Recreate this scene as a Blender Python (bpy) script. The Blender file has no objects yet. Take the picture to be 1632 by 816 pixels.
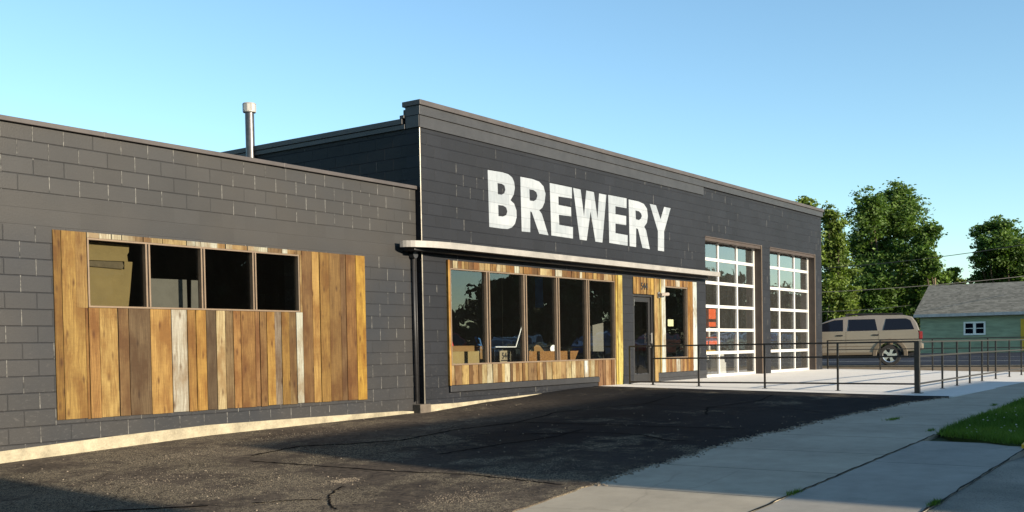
import bpy, bmesh, math, random
import numpy as np
from mathutils import Vector, Matrix
random.seed(7)
C = bpy.context.scene
COL = C.collection
rad = math.radians

# ------------------------------------------------------------------ camera
CR = Vector((0.58424298, -0.81140087, -0.01699335))
CU = Vector((0.03118868, 0.00152416, 0.99951235))
CF = Vector((0.81097929, 0.58448807, -0.026197))
cam = bpy.data.objects.new('camera', bpy.data.cameras.new('camera'))
COL.objects.link(cam)
cam.matrix_world = Matrix(((CR.x, CU.x, -CF.x, 0), (CR.y, CU.y, -CF.y, 0), (CR.z, CU.z, -CF.z, 0), (0, 0, 0, 1)))
cam.data.sensor_width = 36
cam.data.lens = 1705.1 / 1632 * 36
cam.data.shift_y = (599.16 - 408) / 1632
cam.data.clip_start = 0.05
cam.data.clip_end = 3000
C.camera = cam

# ------------------------------------------------------------------ light
SUN_EL = rad(14.9)
SUNDIR = Vector((-0.02, -1.0, 0)).normalized() * math.cos(SUN_EL) + Vector((0, 0, math.sin(SUN_EL)))
w = bpy.data.worlds.new('World'); C.world = w; w.use_nodes = True
wn = w.node_tree.nodes; wl = w.node_tree.links
bg = wn['Background']
sky = wn.new('ShaderNodeTexSky'); sky.sky_type = 'NISHITA'; sky.sun_disc = False
sky.sun_elevation = SUN_EL; sky.sun_rotation = math.pi + 0.02
sky.altitude = 200; sky.air_density = 1.0; sky.dust_density = 0.35; sky.ozone_density = 1.3
tint = wn.new('ShaderNodeMix'); tint.data_type = 'RGBA'; tint.blend_type = 'MULTIPLY'; tint.inputs[0].default_value = 1; tint.inputs[7].default_value = (.86, 1.06, 1.13, 1)
wl.new(sky.outputs[0], tint.inputs[6]); wl.new(tint.outputs[2], bg.inputs[0]); bg.inputs[1].default_value = 0.094
sl = bpy.data.lights.new('sun', 'SUN'); sl.energy = 5.0; sl.angle = rad(0.5); sl.color = (1.0, 0.86, 0.66)
so = bpy.data.objects.new('sun', sl); COL.objects.link(so)
so.rotation_euler = SUNDIR.to_track_quat('Z', 'Y').to_euler()
C.view_settings.view_transform = 'Standard'; C.view_settings.look = 'None'
C.view_settings.gamma = 1; C.view_settings.use_curve_mapping = False
C.view_settings.exposure = 1.2

# ------------------------------------------------------------------ helpers
def ray(px, py):
    return CF + CR * ((px - 816) / 1705.1) - CU * ((py - 599.16) / 1705.1)
def fac(px, py, Y=12.19):
    v = ray(px, py); return v * (Y / v.y)
def at(px, py, d):
    v = ray(px, py); return v * d

class MB:
    """collects faces; build() links them as one mesh object"""
    def __init__(s): s.v = []; s.f = []; s.c = []
    def face(s, pts, col=(1, 1, 1)):
        n = len(s.v); s.v += [tuple(p) for p in pts]; s.f.append(tuple(range(n, n + len(pts)))); s.c.append(col)
    def mesh(s, vs, fs, col=(1, 1, 1)):
        n = len(s.v); s.v += [tuple(p) for p in vs]
        for f in fs: s.f.append(tuple(i + n for i in f)); s.c.append(col)
    def box(s, x0, x1, y0, y1, z0, z1, col=(1, 1, 1), M=None):
        vs = [Vector(p) for p in ((x0, y0, z0), (x1, y0, z0), (x1, y1, z0), (x0, y1, z0), (x0, y0, z1), (x1, y0, z1), (x1, y1, z1), (x0, y1, z1))]
        if M: vs = [M @ p for p in vs]
        s.mesh(vs, [(0, 3, 2, 1), (4, 5, 6, 7), (0, 1, 5, 4), (1, 2, 6, 5), (2, 3, 7, 6), (3, 0, 4, 7)], col)
    def prism(s, poly, a, b, axis='y', col=(1, 1, 1), M=None):
        # poly of 2D points, extruded between a and b along axis; caps are ngons
        def P(p, t):
            q = {'y': (p[0], t, p[1]), 'x': (t, p[0], p[1]), 'z': (p[0], p[1], t)}[axis]
            q = Vector(q); return M @ q if M else q
        n = len(poly); vs = [P(p, a) for p in poly] + [P(p, b) for p in poly]
        fs = [tuple(range(n)), tuple(range(2 * n - 1, n - 1, -1))] + [(i, i + n, (i + 1) % n + n, (i + 1) % n) for i in range(n)]
        s.mesh(vs, fs, col)
    def tube(s, p, q, r, r2=None, n=8, col=(1, 1, 1), cap=True):
        p = Vector(p); q = Vector(q); r2 = r if r2 is None else r2
        d = (q - p).normalized(); a = d.orthogonal().normalized(); b = d.cross(a)
        vs = [p + (a * math.cos(t) + b * math.sin(t)) * r for t in [i * 2 * math.pi / n for i in range(n)]]
        vs += [q + (a * math.cos(t) + b * math.sin(t)) * r2 for t in [i * 2 * math.pi / n for i in range(n)]]
        fs = [(i, (i + 1) % n, (i + 1) % n + n, i + n) for i in range(n)]
        if cap: fs += [tuple(range(n - 1, -1, -1)), tuple(range(n, 2 * n))]
        s.mesh(vs, fs, col)
    def build(s, name, mat, parent=None, origin=None, bevel=0, smooth=False):
        me = bpy.data.meshes.new(name)
        o = bpy.data.objects.new(name, me); COL.objects.link(o)
        off = Vector((0, 0, 0))
        if parent is not None:
            o.parent = parent; q = parent
            while q is not None: off = off + q.location; q = q.parent
        elif origin is not None: off = Vector(origin); o.location = off
        me.from_pydata([tuple(Vector(v) - off) for v in s.v], [], s.f)
        if any(c != (1, 1, 1) for c in s.c):
            at_ = me.color_attributes.new('tone', 'FLOAT_COLOR', 'CORNER')
            buf = []
            for p, c in zip(s.f, s.c): buf += list(c + (1,)) * len(p)
            at_.data.foreach_set('color', buf)
        bm = bmesh.new(); bm.from_mesh(me)
        bmesh.ops.remove_doubles(bm, verts=bm.verts, dist=1e-5) if smooth else None
        if len(s.f) > 1: bmesh.ops.recalc_face_normals(bm, faces=bm.faces)
        bm.to_mesh(me); bm.free()
        if smooth:
            me.polygons.foreach_set('use_smooth', [True] * len(me.polygons))
        if bevel:
            m = o.modifiers.new('bevel', 'BEVEL'); m.width = bevel; m.segments = 2; m.limit_method = 'ANGLE'; m.angle_limit = rad(40)
        if mat is not None: me.materials.append(mat)
        return o

def tag(o, label=None, cat=None, group=None, kind=None):
    if label: o['label'] = label
    if cat: o['category'] = cat
    if group: o['group'] = group
    if kind: o['kind'] = kind
    return o
def thing(name, loc, label, cat, group=None):
    o = bpy.data.objects.new(name, None); COL.objects.link(o); o.location = loc; o.empty_display_size = .2
    return tag(o, label, cat, group)
def copy_tree(o, parent=None):
    c = o.copy(); COL.objects.link(c)
    if parent: c.parent = parent
    for ch in list(o.children): copy_tree(ch, c)
    return c

# ------------------------------------------------------------------ materials
class NT:
    def __init__(s, name):
        s.m = bpy.data.materials.new(name); s.m.use_nodes = True
        s.n = s.m.node_tree.nodes; s.l = s.m.node_tree.links
        s.b = s.n['Principled BSDF']; s.out = s.n['Material Output']
    def set(s, sock, v):
        if isinstance(v, bpy.types.NodeSocket): s.l.new(v, sock)
        else: sock.default_value = v
    def math(s, op, a, b=0.0, c=0.0, clamp=False):
        n = s.n.new('ShaderNodeMath'); n.operation = op; n.use_clamp = clamp
        s.set(n.inputs[0], a); s.set(n.inputs[1], b); s.set(n.inputs[2], c); return n.outputs[0]
    def pos(s):
        return s.n.new('ShaderNodeNewGeometry').outputs['Position']
    def obj(s):
        return s.n.new('ShaderNodeTexCoord').outputs['Object']
    def sep(s, v):
        n = s.n.new('ShaderNodeSeparateXYZ'); s.l.new(v, n.inputs[0]); return n.outputs
    def comb(s, x, y, z):
        n = s.n.new('ShaderNodeCombineXYZ')
        for i, v in enumerate((x, y, z)): s.set(n.inputs[i], v)
        return n.outputs[0]
    def scale(s, v, sc):
        n = s.n.new('ShaderNodeVectorMath'); n.operation = 'MULTIPLY'; s.set(n.inputs[0], v); n.inputs[1].default_value = sc; return n.outputs[0]
    def noise(s, v, sc, det=3, rough=.55, dist=0):
        n = s.n.new('ShaderNodeTexNoise'); s.l.new(v, n.inputs['Vector']); n.inputs['Scale'].default_value = sc
        n.inputs['Detail'].default_value = det; n.inputs['Roughness'].default_value = rough; n.inputs['Distortion'].default_value = dist
        return n.outputs['Fac']
    def vor(s, v, sc, feat='F1'):
        n = s.n.new('ShaderNodeTexVoronoi'); n.feature = feat; s.l.new(v, n.inputs['Vector']); n.inputs['Scale'].default_value = sc; return n.outputs
    def white(s, v):
        n = s.n.new('ShaderNodeTexWhiteNoise'); n.noise_dimensions = '3D'; s.l.new(v, n.inputs['Vector']); return n.outputs['Value']
    def ramp(s, f, lo, hi, a=0.0, b=1.0):
        n = s.n.new('ShaderNodeMapRange'); n.clamp = True
        s.set(n.inputs[0], f); n.inputs[1].default_value = lo; n.inputs[2].default_value = hi
        s.set(n.inputs[3], a); s.set(n.inputs[4], b); return n.outputs[0]
    def mix(s, f, a, b, mode='MIX'):
        n = s.n.new('ShaderNodeMix'); n.data_type = 'RGBA'; n.blend_type = mode
        s.set(n.inputs[0], f)
        s.set(n.inputs[6], a if isinstance(a, bpy.types.NodeSocket) else (*a, 1)); s.set(n.inputs[7], b if isinstance(b, bpy.types.NodeSocket) else (*b, 1))
        return n.outputs[2]
    def attr(s, name='tone'):
        n = s.n.new('ShaderNodeVertexColor'); n.layer_name = name; return n.outputs[0]
    def bump(s, hgt, st=.5, d=.01):
        n = s.n.new('ShaderNodeBump'); n.inputs['Strength'].default_value = st; n.inputs['Distance'].default_value = d
        s.l.new(hgt, n.inputs['Height']); s.l.new(n.outputs[0], s.b.inputs['Normal'])
    def fin(s, col, rough=.6, spec=.5, metal=0):
        if isinstance(col, tuple): s.b.inputs['Base Color'].default_value = (*col, 1)
        else: s.l.new(col, s.b.inputs['Base Color'])
        s.set(s.b.inputs['Roughness'], rough); s.b.inputs['Specular IOR Level'].default_value = spec; s.b.inputs['Metallic'].default_value = metal
        return s.m

def plain(name, col, rough=.6, spec=.4, metal=0, var=.25, sc=6, bump=0):
    t = NT(name); p = t.pos(); n = t.noise(p, sc, 5)
    n2 = t.noise(p, sc * 9, 3)
    f = t.math('ADD', t.math('MULTIPLY', n, .7), t.math('MULTIPLY', n2, .3))
    c = t.mix(t.ramp(f, .3, .7), tuple(x * (1 - var) for x in col), tuple(min(1, x * (1 + var)) for x in col))
    if bump: t.bump(n2, bump, .01)
    return t.fin(c, rough, spec, metal)

def block_mat(name, x0, z0, base, mask=None, axis=0, streak=.45, zones=None):
    t = NT(name); p = t.pos(); S = t.sep(p)
    row = t.math('DIVIDE', t.math('SUBTRACT', S[2], z0), .2032)
    rf = t.math('FLOOR', row)
    par = t.math('MULTIPLY', t.math('FLOORED_MODULO', rf, 2.0), .5)
    u = t.math('ADD', t.math('DIVIDE', t.math('SUBTRACT', S[axis], x0), .4064), par)
    ui = t.math('FLOOR', t.math('ADD', u, .5))
    dv = t.math('MULTIPLY', t.math('ABSOLUTE', t.math('SUBTRACT', u, ui)), .4064)      # metres to the vertical joint
    ri = t.math('FLOOR', t.math('ADD', row, .5))
    dh = t.math('MULTIPLY', t.math('ABSOLUTE', t.math('SUBTRACT', row, ri)), .2032)
    wob = t.math('MULTIPLY', t.math('SUBTRACT', t.noise(p, 30, 2), .5), .006)
    jv = t.ramp(t.math('ADD', dv, wob), .002, .0075, 1.0, 0.0)
    jh = t.ramp(t.math('ADD', dh, wob), .001, .008, 1.0, 0.0)
    rnd = t.white(t.comb(ui, rf, 3.0))
    zone = t.noise(t.comb(S[axis], 0.0, S[2]), .55, 2)
    on = t.math('GREATER_THAN', t.math('ADD', rnd, t.math('MULTIPLY', t.math('SUBTRACT', zone, .5), 1.6)), 1 - streak)
    patchy = t.ramp(t.noise(t.comb(S[0], S[1], t.math('MULTIPLY', S[2], 1.5)), 8, 4, .7), .36, .62)
    if mask:
        zz0, zz1 = mask
        inb = t.math('MULTIPLY', t.math('GREATER_THAN', S[2], zz0), t.math('LESS_THAN', S[2], zz1))
        jv = t.math('MULTIPLY', jv, t.math('SUBTRACT', 1.0, inb)); jh = t.math('MULTIPLY', jh, t.math('SUBTRACT', 1.0, t.math('MULTIPLY', inb, .75)))
    mark = t.math('MULTIPLY', t.math('MULTIPLY', jv, on), patchy)
    blk = t.white(t.comb(t.math('FLOOR', u), rf, 1.0))
    big = t.noise(p, 1.1, 5, .6); fine = t.noise(p, 60, 4)
    scuff = t.ramp(t.noise(t.scale(p, (1, 1, 2.2)), 14, 6, .7), .56, .74)
    low = t.ramp(S[2], -.9, .3, 1.0, .15)
    v = t.math('ADD', t.math('ADD', t.math('MULTIPLY', blk, .16), t.math('MULTIPLY', big, .5)), t.math('MULTIPLY', fine, .25))
    c = t.mix(t.ramp(v, .25, .75), tuple(x * .72 for x in base), tuple(x * 1.35 for x in base))
    if mask:   # lower courses are multiplied darker and bluer
        lowc = t.math('ADD', t.ramp(S[2], 1.25, 1.75, 1.0, 0.0), t.math('MULTIPLY', t.math('SUBTRACT', big, .5), .5), clamp=True)
        c = t.mix(lowc, c, t.mix(1.0, c, (.52, .60, .76), 'MULTIPLY'))
    warm = t.mix(t.ramp(t.noise(p, .5, 3), .42, .62, 0, .6 if mask else .12), c, t.mix(.5, c, (base[0] * 1.9, base[1] * 1.6, base[2] * 1.2)))
    c = t.mix(t.math('MULTIPLY', t.math('MULTIPLY', scuff, low), .30), warm, (.13, .125, .12))
    c = t.mix(t.math('MULTIPLY', jh, .38), c, tuple(x * .45 for x in base))
    c = t.mix(t.math('MULTIPLY', jv, .35), c, tuple(x * .5 for x in base))
    c = t.mix(t.math('MULTIPLY', mark, .85), c, (.20, .195, .18))
    h = t.math('ADD', t.math('MULTIPLY', t.math('MAXIMUM', jv, jh), -1.0), t.math('ADD', t.math('MULTIPLY', fine, .35), t.math('MULTIPLY', blk, .12)))
    t.bump(h, .75, .008)
    return t.fin(c, t.ramp(fine, .3, .7, .5, .7), .4 if mask else .22)

def wood_mat(name='reclaimed_wood'):
    t = NT(name); p = t.pos(); a = t.attr()
    sp = t.sep(a)
    S = t.sep(p)
    q = t.comb(t.math('ADD', S[0], t.math('MULTIPLY', sp[0], 37.0)), S[1], t.math('ADD', S[2], t.math('MULTIPLY', sp[1], 91.0)))
    warp = t.noise(q, 2.2, 2)
    g = t.noise(t.comb(t.math('ADD', t.math('MULTIPLY', S[0], 75), t.math('MULTIPLY', warp, 6.0)), 0.0, t.math('ADD', t.math('MULTIPLY', S[2], 1.6), t.math('MULTIPLY', sp[0], 80.0))), 1.0, 7, .65)
    blot = t.noise(t.scale(q, (3, 3, 1.4)), 1.3, 4, .6)
    kn = t.vor(t.scale(q, (9, 1, 3.2)), 1.0)[0]
    knot = t.ramp(t.math('ADD', kn, t.math('MULTIPLY', t.math('SUBTRACT', g, .5), .12)), .05, .24, 1.0, 0.0)
    dark = t.mix(1.0, a, (.52, .46, .38), 'MULTIPLY'); lite = t.mix(1.0, a, (1.32, 1.36, 1.42), 'MULTIPLY')
    c = t.mix(t.ramp(g, .33, .66), dark, lite)
    c = t.mix(t.ramp(blot, .42, .62, 0, .85), c, t.mix(1.0, a, (.52, .38, .26), 'MULTIPLY'))
    c = t.mix(t.math('MULTIPLY', knot, .85), c, t.mix(1.0, a, (.25, .15, .09), 'MULTIPLY'))
    stain = t.ramp(t.noise(t.scale(q, (18, 1, 2.2)), 1.0, 5, .75), .56, .74, 0, .6)
    c = t.mix(stain, c, t.mix(1.0, a, (.34, .26, .2), 'MULTIPLY'))
    nail = t.ramp(t.noise(p, 70, 1), .74, .80, 0, .6)
    c = t.mix(nail, c, (.02, .015, .01))
    saw = t.ramp(t.noise(t.comb(t.math('MULTIPLY', S[0], 8), 0.0, t.math('MULTIPLY', S[2], 35)), 1.0, 2), .4, .6, .95, 1.02)
    c = t.mix(1.0, c, t.comb(saw, saw, saw), 'MULTIPLY')
    t.bump(g, .7, .008)
    return t.fin(c, .72, .25)

def glass_mat(name, tint=(.85, .9, .92), boost=2.2, film=.01):
    t = NT(name)
    gl = t.n.new('ShaderNodeBsdfGlossy'); gl.inputs['Roughness'].default_value = 0.0; gl.inputs['Color'].default_value = (1, 1, 1, 1)
    tr = t.n.new('ShaderNodeBsdfTransparent'); tr.inputs[0].default_value = (*tint, 1)
    fr = t.n.new('ShaderNodeFresnel'); fr.inputs[0].default_value = 1.5
    mx = t.n.new('ShaderNodeMixShader')
    t.l.new(t.math('MULTIPLY', fr.outputs[0], boost, clamp=True), mx.inputs[0]); t.l.new(tr.outputs[0], mx.inputs[1]); t.l.new(gl.outputs[0], mx.inputs[2])
    # slight waviness of the old panes
    nz = t.noise(t.pos(), 1.6, 2)
    bp = t.n.new('ShaderNodeBump'); bp.inputs['Strength'].default_value = .25; bp.inputs['Distance'].default_value = .01
    t.l.new(nz, bp.inputs['Height']); t.l.new(bp.outputs[0], gl.inputs['Normal'])
    # thin film of dust on the pane, streaky
    df = t.n.new('ShaderNodeBsdfDiffuse'); df.inputs[0].default_value = (.5, .5, .47, 1)
    m2 = t.n.new('ShaderNodeMixShader'); t.l.new(t.ramp(t.noise(t.scale(t.pos(), (3, 3, 1)), 2.0, 5, .65), .3, .75, film * .7, film * 1.3), m2.inputs[0])
    t.l.new(mx.outputs[0], m2.inputs[1]); t.l.new(df.outputs[0], m2.inputs[2])
    t.l.new(m2.outputs[0], t.out.inputs['Surface']); t.n.remove(t.b)
    return t.m

def leaf_mat(name, a, b):
    t = NT(name); p = t.pos()
    n = t.noise(p, .7, 3); n2 = t.attr()
    c = t.mix(t.ramp(n, .35, .65), a, b)
    c = t.mix(1.0, c, n2, 'MULTIPLY')
    t.l.new(c, t.b.inputs['Base Color']); t.b.inputs['Roughness'].default_value = .6; t.b.inputs['Specular IOR Level'].default_value = .25
    tl = t.n.new('ShaderNodeBsdfTranslucent'); t.l.new(t.mix(1.0, c, (1.2, 1.3, .5), 'MULTIPLY'), tl.inputs[0])
    mx = t.n.new('ShaderNodeMixShader'); mx.inputs[0].default_value = .3
    t.l.new(t.b.outputs[0], mx.inputs[1]); t.l.new(tl.outputs[0], mx.inputs[2]); t.l.new(mx.outputs[0], t.out.inputs['Surface'])
    return t.m

BASE = (.0105, .0118, .0155)
M_left = block_mat('painted_block_wing', 7.616, 2.598, (.0195, .0194, .020), mask=(1.57, 1.985), streak=.68)
M_main = block_mat('painted_block_main', 14.27, 2.598 - .03, BASE, streak=.12)
M_side = block_mat('painted_block_side', 12.19, 2.598 - .03, (.010, .0115, .014), axis=1, streak=.12)
M_coping = plain('coping_metal', (.055, .048, .046), .5, .35, 0, .2, 3)
M_band = plain('parapet_band_paint', (.026, .0255, .027), .5, .5, 0, .25, 4, .15)
M_dark = plain('dark_paint', (.018, .018, .02), .5, .5, 0, .25, 8, .15)
M_bronze = plain('bronze_frame', (.18, .13, .088), .4, .5, .3, .15, 8)
M_black = plain('black_steel', (.012, .011, .011), .45, .5, .0, .3, 15)
M_rail = plain('weathered_rail_steel', (.035, .03, .025), .4, .6, .3, .35, 12)
M_white = plain('white_painted_metal', (.48, .475, .46), .4, .5, 0, .06, 5)
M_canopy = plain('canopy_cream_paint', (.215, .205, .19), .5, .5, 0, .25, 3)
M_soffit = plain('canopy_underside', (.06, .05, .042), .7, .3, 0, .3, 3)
M_letter_t = NT('white_lettering_paint')
def _letter():
    t = M_letter_t; p = t.pos(); S = t.sep(p)
    row = t.math('DIVIDE', t.math('SUBTRACT', S[2], 2.568), .2032); rf = t.math('FLOOR', row)
    u = t.math('ADD', t.math('DIVIDE', t.math('SUBTRACT', S[0], 14.27), .4064), t.math('MULTIPLY', t.math('FLOORED_MODULO', rf, 2.0), .5))
    dv = t.math('MULTIPLY', t.math('ABSOLUTE', t.math('SUBTRACT', u, t.math('ROUND', u))), .4064)
    dh = t.math('MULTIPLY', t.math('ABSOLUTE', t.math('SUBTRACT', row, t.math('ROUND', row))), .2032)
    j = t.math('MAXIMUM', t.ramp(dv, .003, .009, .5, 0.0), t.ramp(dh, .003, .010, 1.0, 0.0))
    blk = t.white(t.comb(t.math('FLOOR', u), rf, 5.0)); n = t.noise(t.scale(p, (1, 1, .3)), 9, 5, .7)
    f = t.math('ADD', t.math('MULTIPLY', blk, .35), t.math('MULTIPLY', n, .8))
    c = t.mix(t.ramp(f, .3, .8), (.19, .215, .24), (.27, .295, .32))
    c = t.mix(t.math('MULTIPLY', j, .3), c, (.08, .085, .09))
    t.bump(t.math('ADD', t.math('MULTIPLY', j, -1.0), t.math('MULTIPLY', t.noise(p, 60, 3), .3)), .4, .006)
    return t.fin(c, .6, .3)
M_letter = _letter()
M_wood = wood_mat()
M_glass = glass_mat('window_glass', (.85, .9, .92), 2.2, .003)
M_glass_old = glass_mat('wing_window_glass', (.6, .63, .63), .6, .0015)
M_glass_g = glass_mat('garage_glass', (.9, .93, .93), 3.0, .035)
M_galv = plain('galvanised_metal', (.42, .4, .38), .3, .5, .8, .12, 10)
M_pipe = plain('vent_pipe_steel', (.075, .075, .08), .4, .5, .7, .3, 10)
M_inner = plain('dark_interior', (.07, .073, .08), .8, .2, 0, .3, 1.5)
M_innerfloor = plain('interior_floor_concrete', (.25, .24, .22), .7, .2, 0, .3, 2)
M_card = plain('cardboard', (.2, .145, .06), .8, .2, 0, .12, 5)
M_card2 = plain('brown_cardboard', (.15, .085, .03), .8, .2, 0, .15, 5)
M_orange = plain('orange_paint', (.55, .085, .015), .4, .5, 0, .1, 5)
M_red = plain('red_paint', (.4, .02, .015), .4, .5, 0, .1, 5)
M_blue = plain('blue_plastic', (.03, .09, .2), .4, .5, 0, .1, 5)
M_rubber = plain('rubber', (.02, .02, .02), .75, .3, 0, .3, 8)
M_yellow = plain('yellow_paint', (.62, .36, .02), .55, .4, 0, .15, 6)
M_osb_t = NT('strand_board')
M_osb = M_osb_t.fin(M_osb_t.mix(M_osb_t.ramp(M_osb_t.vor(M_osb_t.scale(M_osb_t.pos(), (22, 22, 60)), 1.0)[0], .1, .8), (.22, .11, .03), (.12, .05, .012)), .7, .3)
M_plaster = plain('unpainted_board', (.14, .13, .11), .8, .2, 0, .12, 6)
M_shrub = None

def asphalt(name, base, spk=.3, lit=(.25, .2, .14), sunlit_worn=0):
    t = NT(name); p = t.pos(); S = t.sep(p)
    fine = t.noise(p, 95, 3, .7); big = t.noise(p, .45, 5, .62); mid = t.noise(p, 3.0, 4, .6)
    c = t.mix(t.ramp(t.math('ADD', t.math('MULTIPLY', big, .6), t.math('MULTIPLY', mid, .4)), .35, .62), tuple(x * .6 for x in base), tuple(x * 1.55 for x in base))
    if sunlit_worn: c = t.mix(t.math('MULTIPLY', t.math('MAXIMUM', t.ramp(S[0], 7.5, 12.0, 1.0, 0.0), t.math('MULTIPLY', t.ramp(t.math('ADD', S[1], t.math('MULTIPLY', big, 1.2)), 9.6, 11.0), t.ramp(S[0], 13.5, 18.0, 1.0, 0.0))), t.ramp(t.noise(p, .9, 4, .6), .3, .6, .55, 1.0)), c, t.mix(t.ramp(t.noise(p, 14, 4, .7), .35, .65), (.042, .034, .028), (.11, .088, .066)))  # tone of the sunlit ground painted in; the rest keeps a darker shaded base
    # worn zones where the pale stones show: mostly at the near left corner of the lot
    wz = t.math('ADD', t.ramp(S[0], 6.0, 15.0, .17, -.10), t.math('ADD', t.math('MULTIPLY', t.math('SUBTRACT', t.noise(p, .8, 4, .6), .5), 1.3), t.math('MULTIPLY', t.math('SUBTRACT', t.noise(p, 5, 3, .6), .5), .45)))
    st = t.vor(p, 55)[0]
    stones = t.math('MULTIPLY', t.ramp(st, .22, .36, 1.0, 0.0), t.ramp(wz, -.02, .2))
    grit = t.math('MULTIPLY', t.ramp(t.noise(t.scale(p, (1, 1.8, 1)), 26, 4, .8), .50, .60), t.ramp(wz, .04, .16))
    c = t.mix(t.math('MULTIPLY', stones, spk * 1.6, clamp=True), c, lit)
    c = t.mix(t.math('MULTIPLY', grit, spk, clamp=True), c, tuple(x * .8 for x in lit))
    if sunlit_worn:
        al = t.vor(t.comb(t.math('ADD', S[0], t.math('MULTIPLY', mid, .6)), t.math('ADD', S[1], t.math('MULTIPLY', mid, .6)), 0.0), 1.5, 'DISTANCE_TO_EDGE')[0]
        ak = t.math('MULTIPLY', t.ramp(al, .0, .014, 1.0, 0.0), t.ramp(t.noise(p, .5, 2), .46, .56))
        c = t.mix(t.math('MULTIPLY', ak, .7), c, (.004, .004, .004))
    sp2 = t.ramp(t.noise(p, 120, 2), .70, .76, 0, .5)
    c = t.mix(sp2, c, (.08, .075, .07))
    h = t.math('ADD', t.math('MULTIPLY', fine, .5), t.math('ADD', t.math('MULTIPLY', stones, .6), t.math('MULTIPLY', mid, .4)))
    t.bump(h, .8, .012)
    return t.fin(c, t.ramp(mid, .3, .7, .8, .95), .08)

def concrete(name, base, joints=None, dirt=.35, rough=.8):
    """joints: (axis0 start, pitch) transverse tooled joints"""
    t = NT(name); p = t.pos(); S = t.sep(p)
    big = t.noise(p, .7, 5, .6); mid = t.noise(p, 4, 5, .65); fine = t.noise(p, 130, 2)
    f = t.math('ADD', t.math('ADD', t.math('MULTIPLY', big, .5), t.math('MULTIPLY', mid, .35)), t.math('MULTIPLY', fine, .15))
    c = t.mix(t.ramp(f, .32, .68), tuple(x * (1 - dirt) for x in base), tuple(x * (1 + dirt * .45) for x in base))
    h = t.math('MULTIPLY', fine, .4)
    if joints:
        s0, pit = joints
        u = t.math('DIVIDE', t.math('SUBTRACT', S[0], s0), pit)
        sl_ = t.white(t.comb(t.math('FLOOR', u), 2.0, 4.0))
        c = t.mix(t.ramp(sl_, 0, 1, .0, .32), c, tuple(x * .6 for x in base))
        d = t.math('MULTIPLY', t.math('ABSOLUTE', t.math('SUBTRACT', u, t.math('ROUND', u))), pit)
        d = t.math('ADD', d, t.math('MULTIPLY', t.math('SUBTRACT', t.noise(p, 9, 3), .5), .02))
        j = t.ramp(d, .006, .016, 1.0, 0.0)
        c = t.mix(t.math('MULTIPLY', j, .75), c, tuple(x * .18 for x in base))
        h = t.math('SUBTRACT', h, j)
    cr = t.vor(t.comb(t.math('ADD', S[0], t.math('MULTIPLY', mid, .5)), t.math('ADD', S[1], t.math('MULTIPLY', big, .5)), 0.0), .33, 'DISTANCE_TO_EDGE')[0]
    ck = t.math('MULTIPLY', t.ramp(cr, .0, .006, 1.0, 0.0), t.ramp(t.noise(p, .4, 1), .5, .56))
    c = t.mix(t.math('MULTIPLY', ck, .2 if joints else .1), c, tuple(x * .2 for x in base))
    t.bump(h, .5, .008)
    return t.fin(c, rough, .25)

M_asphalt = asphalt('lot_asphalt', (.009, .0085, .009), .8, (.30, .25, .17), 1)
M_road = asphalt('road_asphalt', (.022, .025, .033), .08)
M_walk = concrete('sidewalk_concrete', (.36, .315, .24), (12.15, 1.55))
M_apron = concrete('apron_concrete', (.29, .27, .23), (11.6, 3.3))
M_patio = concrete('patio_concrete', (.60, .575, .53), None, .10)
M_found = plain('foundation_concrete', (.26, .23, .165), .85, .2, 0, .4, 5, .6)
M_tar = plain('tar_sealant', (.004, .004, .0045), .95, .03, 0, .2, 10)
M_street_t = NT('old_street_concrete')
def _st():
    t = M_street_t; p = t.pos()
    big = t.noise(p, 1.0, 5); st = t.vor(p, 38)[0]; st2 = t.vor(p, 90)[0]
    c = t.mix(t.ramp(big, .35, .65), (.16, .15, .125), (.28, .26, .215))
    c = t.mix(t.ramp(st, .12, .3, .8, 0.0), c, (.08, .075, .062))
    c = t.mix(t.ramp(st2, .1, .25, .6, 0.0), c, (.40, .37, .31))
    t.bump(t.math('ADD', st, t.noise(p, 120, 3)), .9, .012)
    return t.fin(c, .85, .2)
M_street = _st()
M_soil = plain('dry_verge_soil', (.17, .13, .085), .9, .1, 0, .4, 3, .4)
M_ground = plain('far_ground', (.07, .08, .04), .9, .1, 0, .4, .4, .2)

# ------------------------------------------------------------------ ground heights
def ip(x, xs, ys): return float(np.interp(x, xs, ys))
def sidez(x): return ip(x, [-60, -10, 0, 9, 19.5, 24, 34.6, 38, 74, 200], [-2.6, -1.95, -1.70, -1.375, -1.015, -.995, -.98, -.95, -.75, -.6])
def wallz(x): return ip(x, [-60, 0, 6.7, 9.7, 13, 14.4, 16, 18, 21.3, 36, 74, 200], [-1.9, -1.45, -1.27, -1.17, -1.13, -1.11, -1.02, -.955, -.93, -.87, -.75, -.6])
def hz(x, y):
    if x > 19.95 and x < 34.7 and y > 4.6: return -.87 - .019 * (12.19 - max(min(y, 12.19), 5.2))
    if x >= 37.5: return ip(x, [37.5, 74, 200], [-.885, -.75, -.6])
    if x >= 34.7:
        a = -.87 - .019 * (12.19 - max(min(y, 12.19), 5.2)) if y > 4.6 else sidez(x)
        k = (x - 34.7) / 2.8; return a * (1 - k) - .885 * k
    if y <= 5.65: return sidez(x)
    k = min(1, (12.19 - y) / (12.19 - 5.65)) if y < 12.19 else 0
    a = wallz(x) * (1 - k) + sidez(x) * k
    if x > 17.0:
        q = min(1, (x - 17.0) / 2.9); q = q * q * (3 - 2 * q); a = a * (1 - q) + (-.882 - .019 * (12.19 - min(y, 12.19))) * q
    return a

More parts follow.
